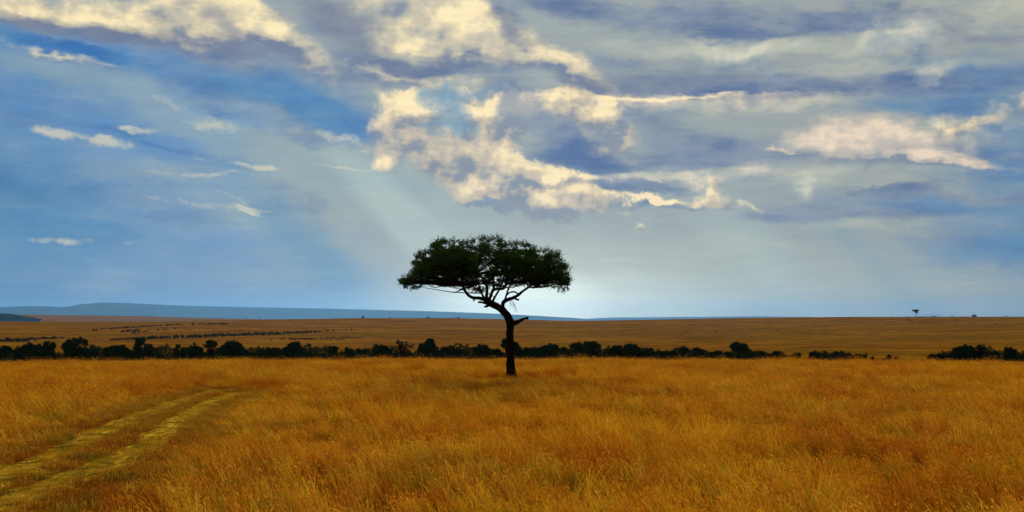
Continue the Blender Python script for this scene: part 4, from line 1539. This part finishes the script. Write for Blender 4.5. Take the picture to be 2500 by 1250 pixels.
# lone tree on the skyline
p = at(2236, 773.4, 2950)
p.z = gz(p.x, p.y)
root = empty('skyline_tree', p)
root.scale = (1.1, 1.1, 1.22)
tag(root, 'lone tiny slanted flat-topped tree on the right-hand skyline', 'tree')
s = p.y / F
r = np.random.default_rng(77)
C = []
for (cx, cz, rx_, rz_) in [(-1, 13.5, 7.0, 2.6), (-5, 14.3, 3.0, 1.3), (1.0, 11.8, 4.0, 2.0), (2, 9.4, 3, .9), (3.5, 14, 3.5, 2)]:
    v = r.normal(size=(420, 3))
    v /= np.linalg.norm(v, axis=1)[:, None]
    v *= r.uniform(size=(420, 1)) ** .4
    C.append(np.array((cx, 0, cz)) + v * np.array((rx_, 4.2, rz_)))
C = np.concatenate(C)
o = link('crown', quads_mesh('crown', leaf_quads(C, r.uniform(.3, .7, len(C)), r=r)), FAR_LEAF, root)
tag(o, kind='stuff')
g = Geo()
g.add(*tube([Vector((0, 0, -1)), Vector((.3, 0, 3)), Vector((.4, 0, 7)), Vector((-1, 0, 12))], [.75, .6, .5, .3], 8, 3))
g.add(*tube([Vector((.4, 0, 6.5)), Vector((2, 0, 9)), Vector((3.5, 0, 12))], [.4, .3, .15], 6, 4))
g.build('trunk', BARK, root)
for (px, lb) in [(600, 'tiny faint tree where the far plain meets the blue escarpment'), (633, 'second tiny faint tree right of it at the end of the far plain')]:
    p = at(px, 779, 3150)
    p.z = gz(p.x, p.y)
    root = empty('tree', p)
    tag(root, lb, 'tree')
    root.scale = (.33, .33, .36)
    oo = link('crown', o.data, None, root)
    tag(oo, kind='stuff')
    link('trunk', bpy.data.objects['trunk'].data if False else [q_ for q_ in bpy.data.objects if q_.parent and q_.parent.name == 'skyline_tree' and q_.name.startswith('trunk')][0].data, None, root)


# ------------------------------------------------------------------ grazing herds
def animal_mesh():
    pts_ = [(0, 0, .95), (.45, 0, 1.0), (.75, 0, 1.12), (-.45, 0, .93), (-.8, 0, .98),       # belly .. chest .. shoulder / rump
            (1.02, 0, 1.05), (1.25, 0, .75), (1.38, 0, .45), (1.50, 0, .30),                  # lowered neck, head, muzzle
            (.62, .17, .70), (.60, .17, .36), (.61, .17, .02), (.62, -.17, .70), (.66, -.17, .36), (.62, -.17, .02),
            (-.72, .17, .72), (-.84, .17, .42), (-.76, .17, .02), (-.72, -.17, .72), (-.86, -.17, .42), (-.80, -.17, .02),
            (-1.02, 0, .85), (-1.06, 0, .45), (1.30, .20, .72), (1.30, -.20, .72)]
    ed = [(0, 1), (1, 2), (0, 3), (3, 4), (2, 5), (5, 6), (6, 7), (7, 8), (2, 9), (9, 10), (10, 11), (2, 12), (12, 13), (13, 14),
          (4, 15), (15, 16), (16, 17), (4, 18), (18, 19), (19, 20), (4, 21), (21, 22), (6, 23), (6, 24)]
    rad = [.31, .33, .30, .28, .24, .19, .14, .12, .07, .11, .06, .05, .11, .06, .05, .14, .07, .05, .14, .07, .05, .05, .04, .03, .03]
    me = bpy.data.meshes.new('animal_base')
    me.from_pydata(pts_, ed, [])
    o = bpy.data.objects.new('animal_base', me)
    COL.objects.link(o)
    md = o.modifiers.new('s', 'SKIN')
    for i, rr in enumerate(rad):
        me.skin_vertices[0].data[i].radius = (rr, rr * (1.15 if i < 5 else 1))
        me.skin_vertices[0].data[i].use_root = (i == 0)
    o.modifiers.new('u', 'SUBSURF').levels = 1
    dg = bpy.context.evaluated_depsgraph_get()
    m2 = bpy.data.meshes.new_from_object(o.evaluated_get(dg))
    bpy.data.objects.remove(o)
    m2.name = 'grazing_animal'
    return m2


AM = animal_mesh()
M = Mat('dark_hide')
nz = M.noise(M.n('ShaderNodeTexCoord').outputs['Object'], 3, 3)
AM.materials.append(M.diffuse(M.ramp(nz, [(.3, (.022, .012, .008)), (.7, (.05, .03, .02))]), .8))


def herd(lst, label, group, sc=1.0, what=None):
    items = []
    for (px, py) in lst:
        p = hit(px, py)
        o = link('grazing_animal', AM, None)
        o.location = p
        o.rotation_euler.z = random.choice((0, math.pi)) + random.gauss(0, .5)
        s_ = sc * random.uniform(.85, 1.1)
        o.scale = (s_, s_, s_)
        tag(o, label, 'grazing animal', group)
        items.append((px, o))
    if what:
        name_row(items, 'grazing animal', what)


rh = np.random.default_rng(3)
hl = [(661, 831.5)] + [(x, 830 + rh.normal(0, .3)) for x in (684, 688, 691, 694)] + [(x, 830.5 + rh.normal(0, .5)) for x in np.arange(707, 726, 3.2)] + \
     [(x, 829.5 + rh.normal(0, .8)) for x in np.arange(727, 764, 2.0)] + [(767, 830.5), (771, 831), (783, 827.5), (786, 827), (790, 831)] + \
     [(x, y) for x, y in ((797, 831), (799, 828), (802, 827), (806, 828), (809, 832), (811, 826), (814, 827), (817, 828), (822, 831), (826, 831), (829, 830.5), (832, 827), (834, 826), (835, 830),
                           (839, 831), (842, 827.5), (846, 826.5), (849, 827), (851, 825), (857, 827.5), (861, 827), (865, 827.5), (871, 827.5), (877, 826.5), (884, 826))]
herd(hl, 'tiny dark grazing animal in the long straggling herd on the left hillside', 'herd on the left hillside', 1.25, 'left herd')
hr = [(2031, 783), (2034, 783), (2042, 782.5), (2046, 783), (2049, 782.5), (2053, 781), (2058, 781), (2063, 781), (2067, 782), (2074, 780.5), (2098, 781), (2123, 782.5), (2129, 782.5),
      (2146, 785), (2150, 783), (2154, 783.5), (2159, 778), (2162, 782), (2172, 782), (2177, 782), (2179, 781.5), (2180, 778), (2184, 777.5), (2187, 777.5), (2192, 779), (2197, 783.5), (2202, 780),
      (2210, 782.5), (2213, 782.5), (2217, 779), (2218, 783), (2225, 785), (2244, 786), (2250, 786), (2258, 784.5), (2331, 786), (2337, 783), (2340, 782.5), (2374, 781)]
herd(hr, 'tiny dark grazing animal of the scattered herd just under the right skyline', 'herd under the right skyline', 1.6, 'right herd')
for x, wd in ((2216.5, 'farther left of'), (2224, 'just left of'), (2241, 'just right of'), (2262, 'a little right of'), (2290, 'well right of')):
    herd([(x, 774.2)], 'tiny dark animal standing on the skyline %s the lone tree' % wd, 'animals on the skyline', 1.6)
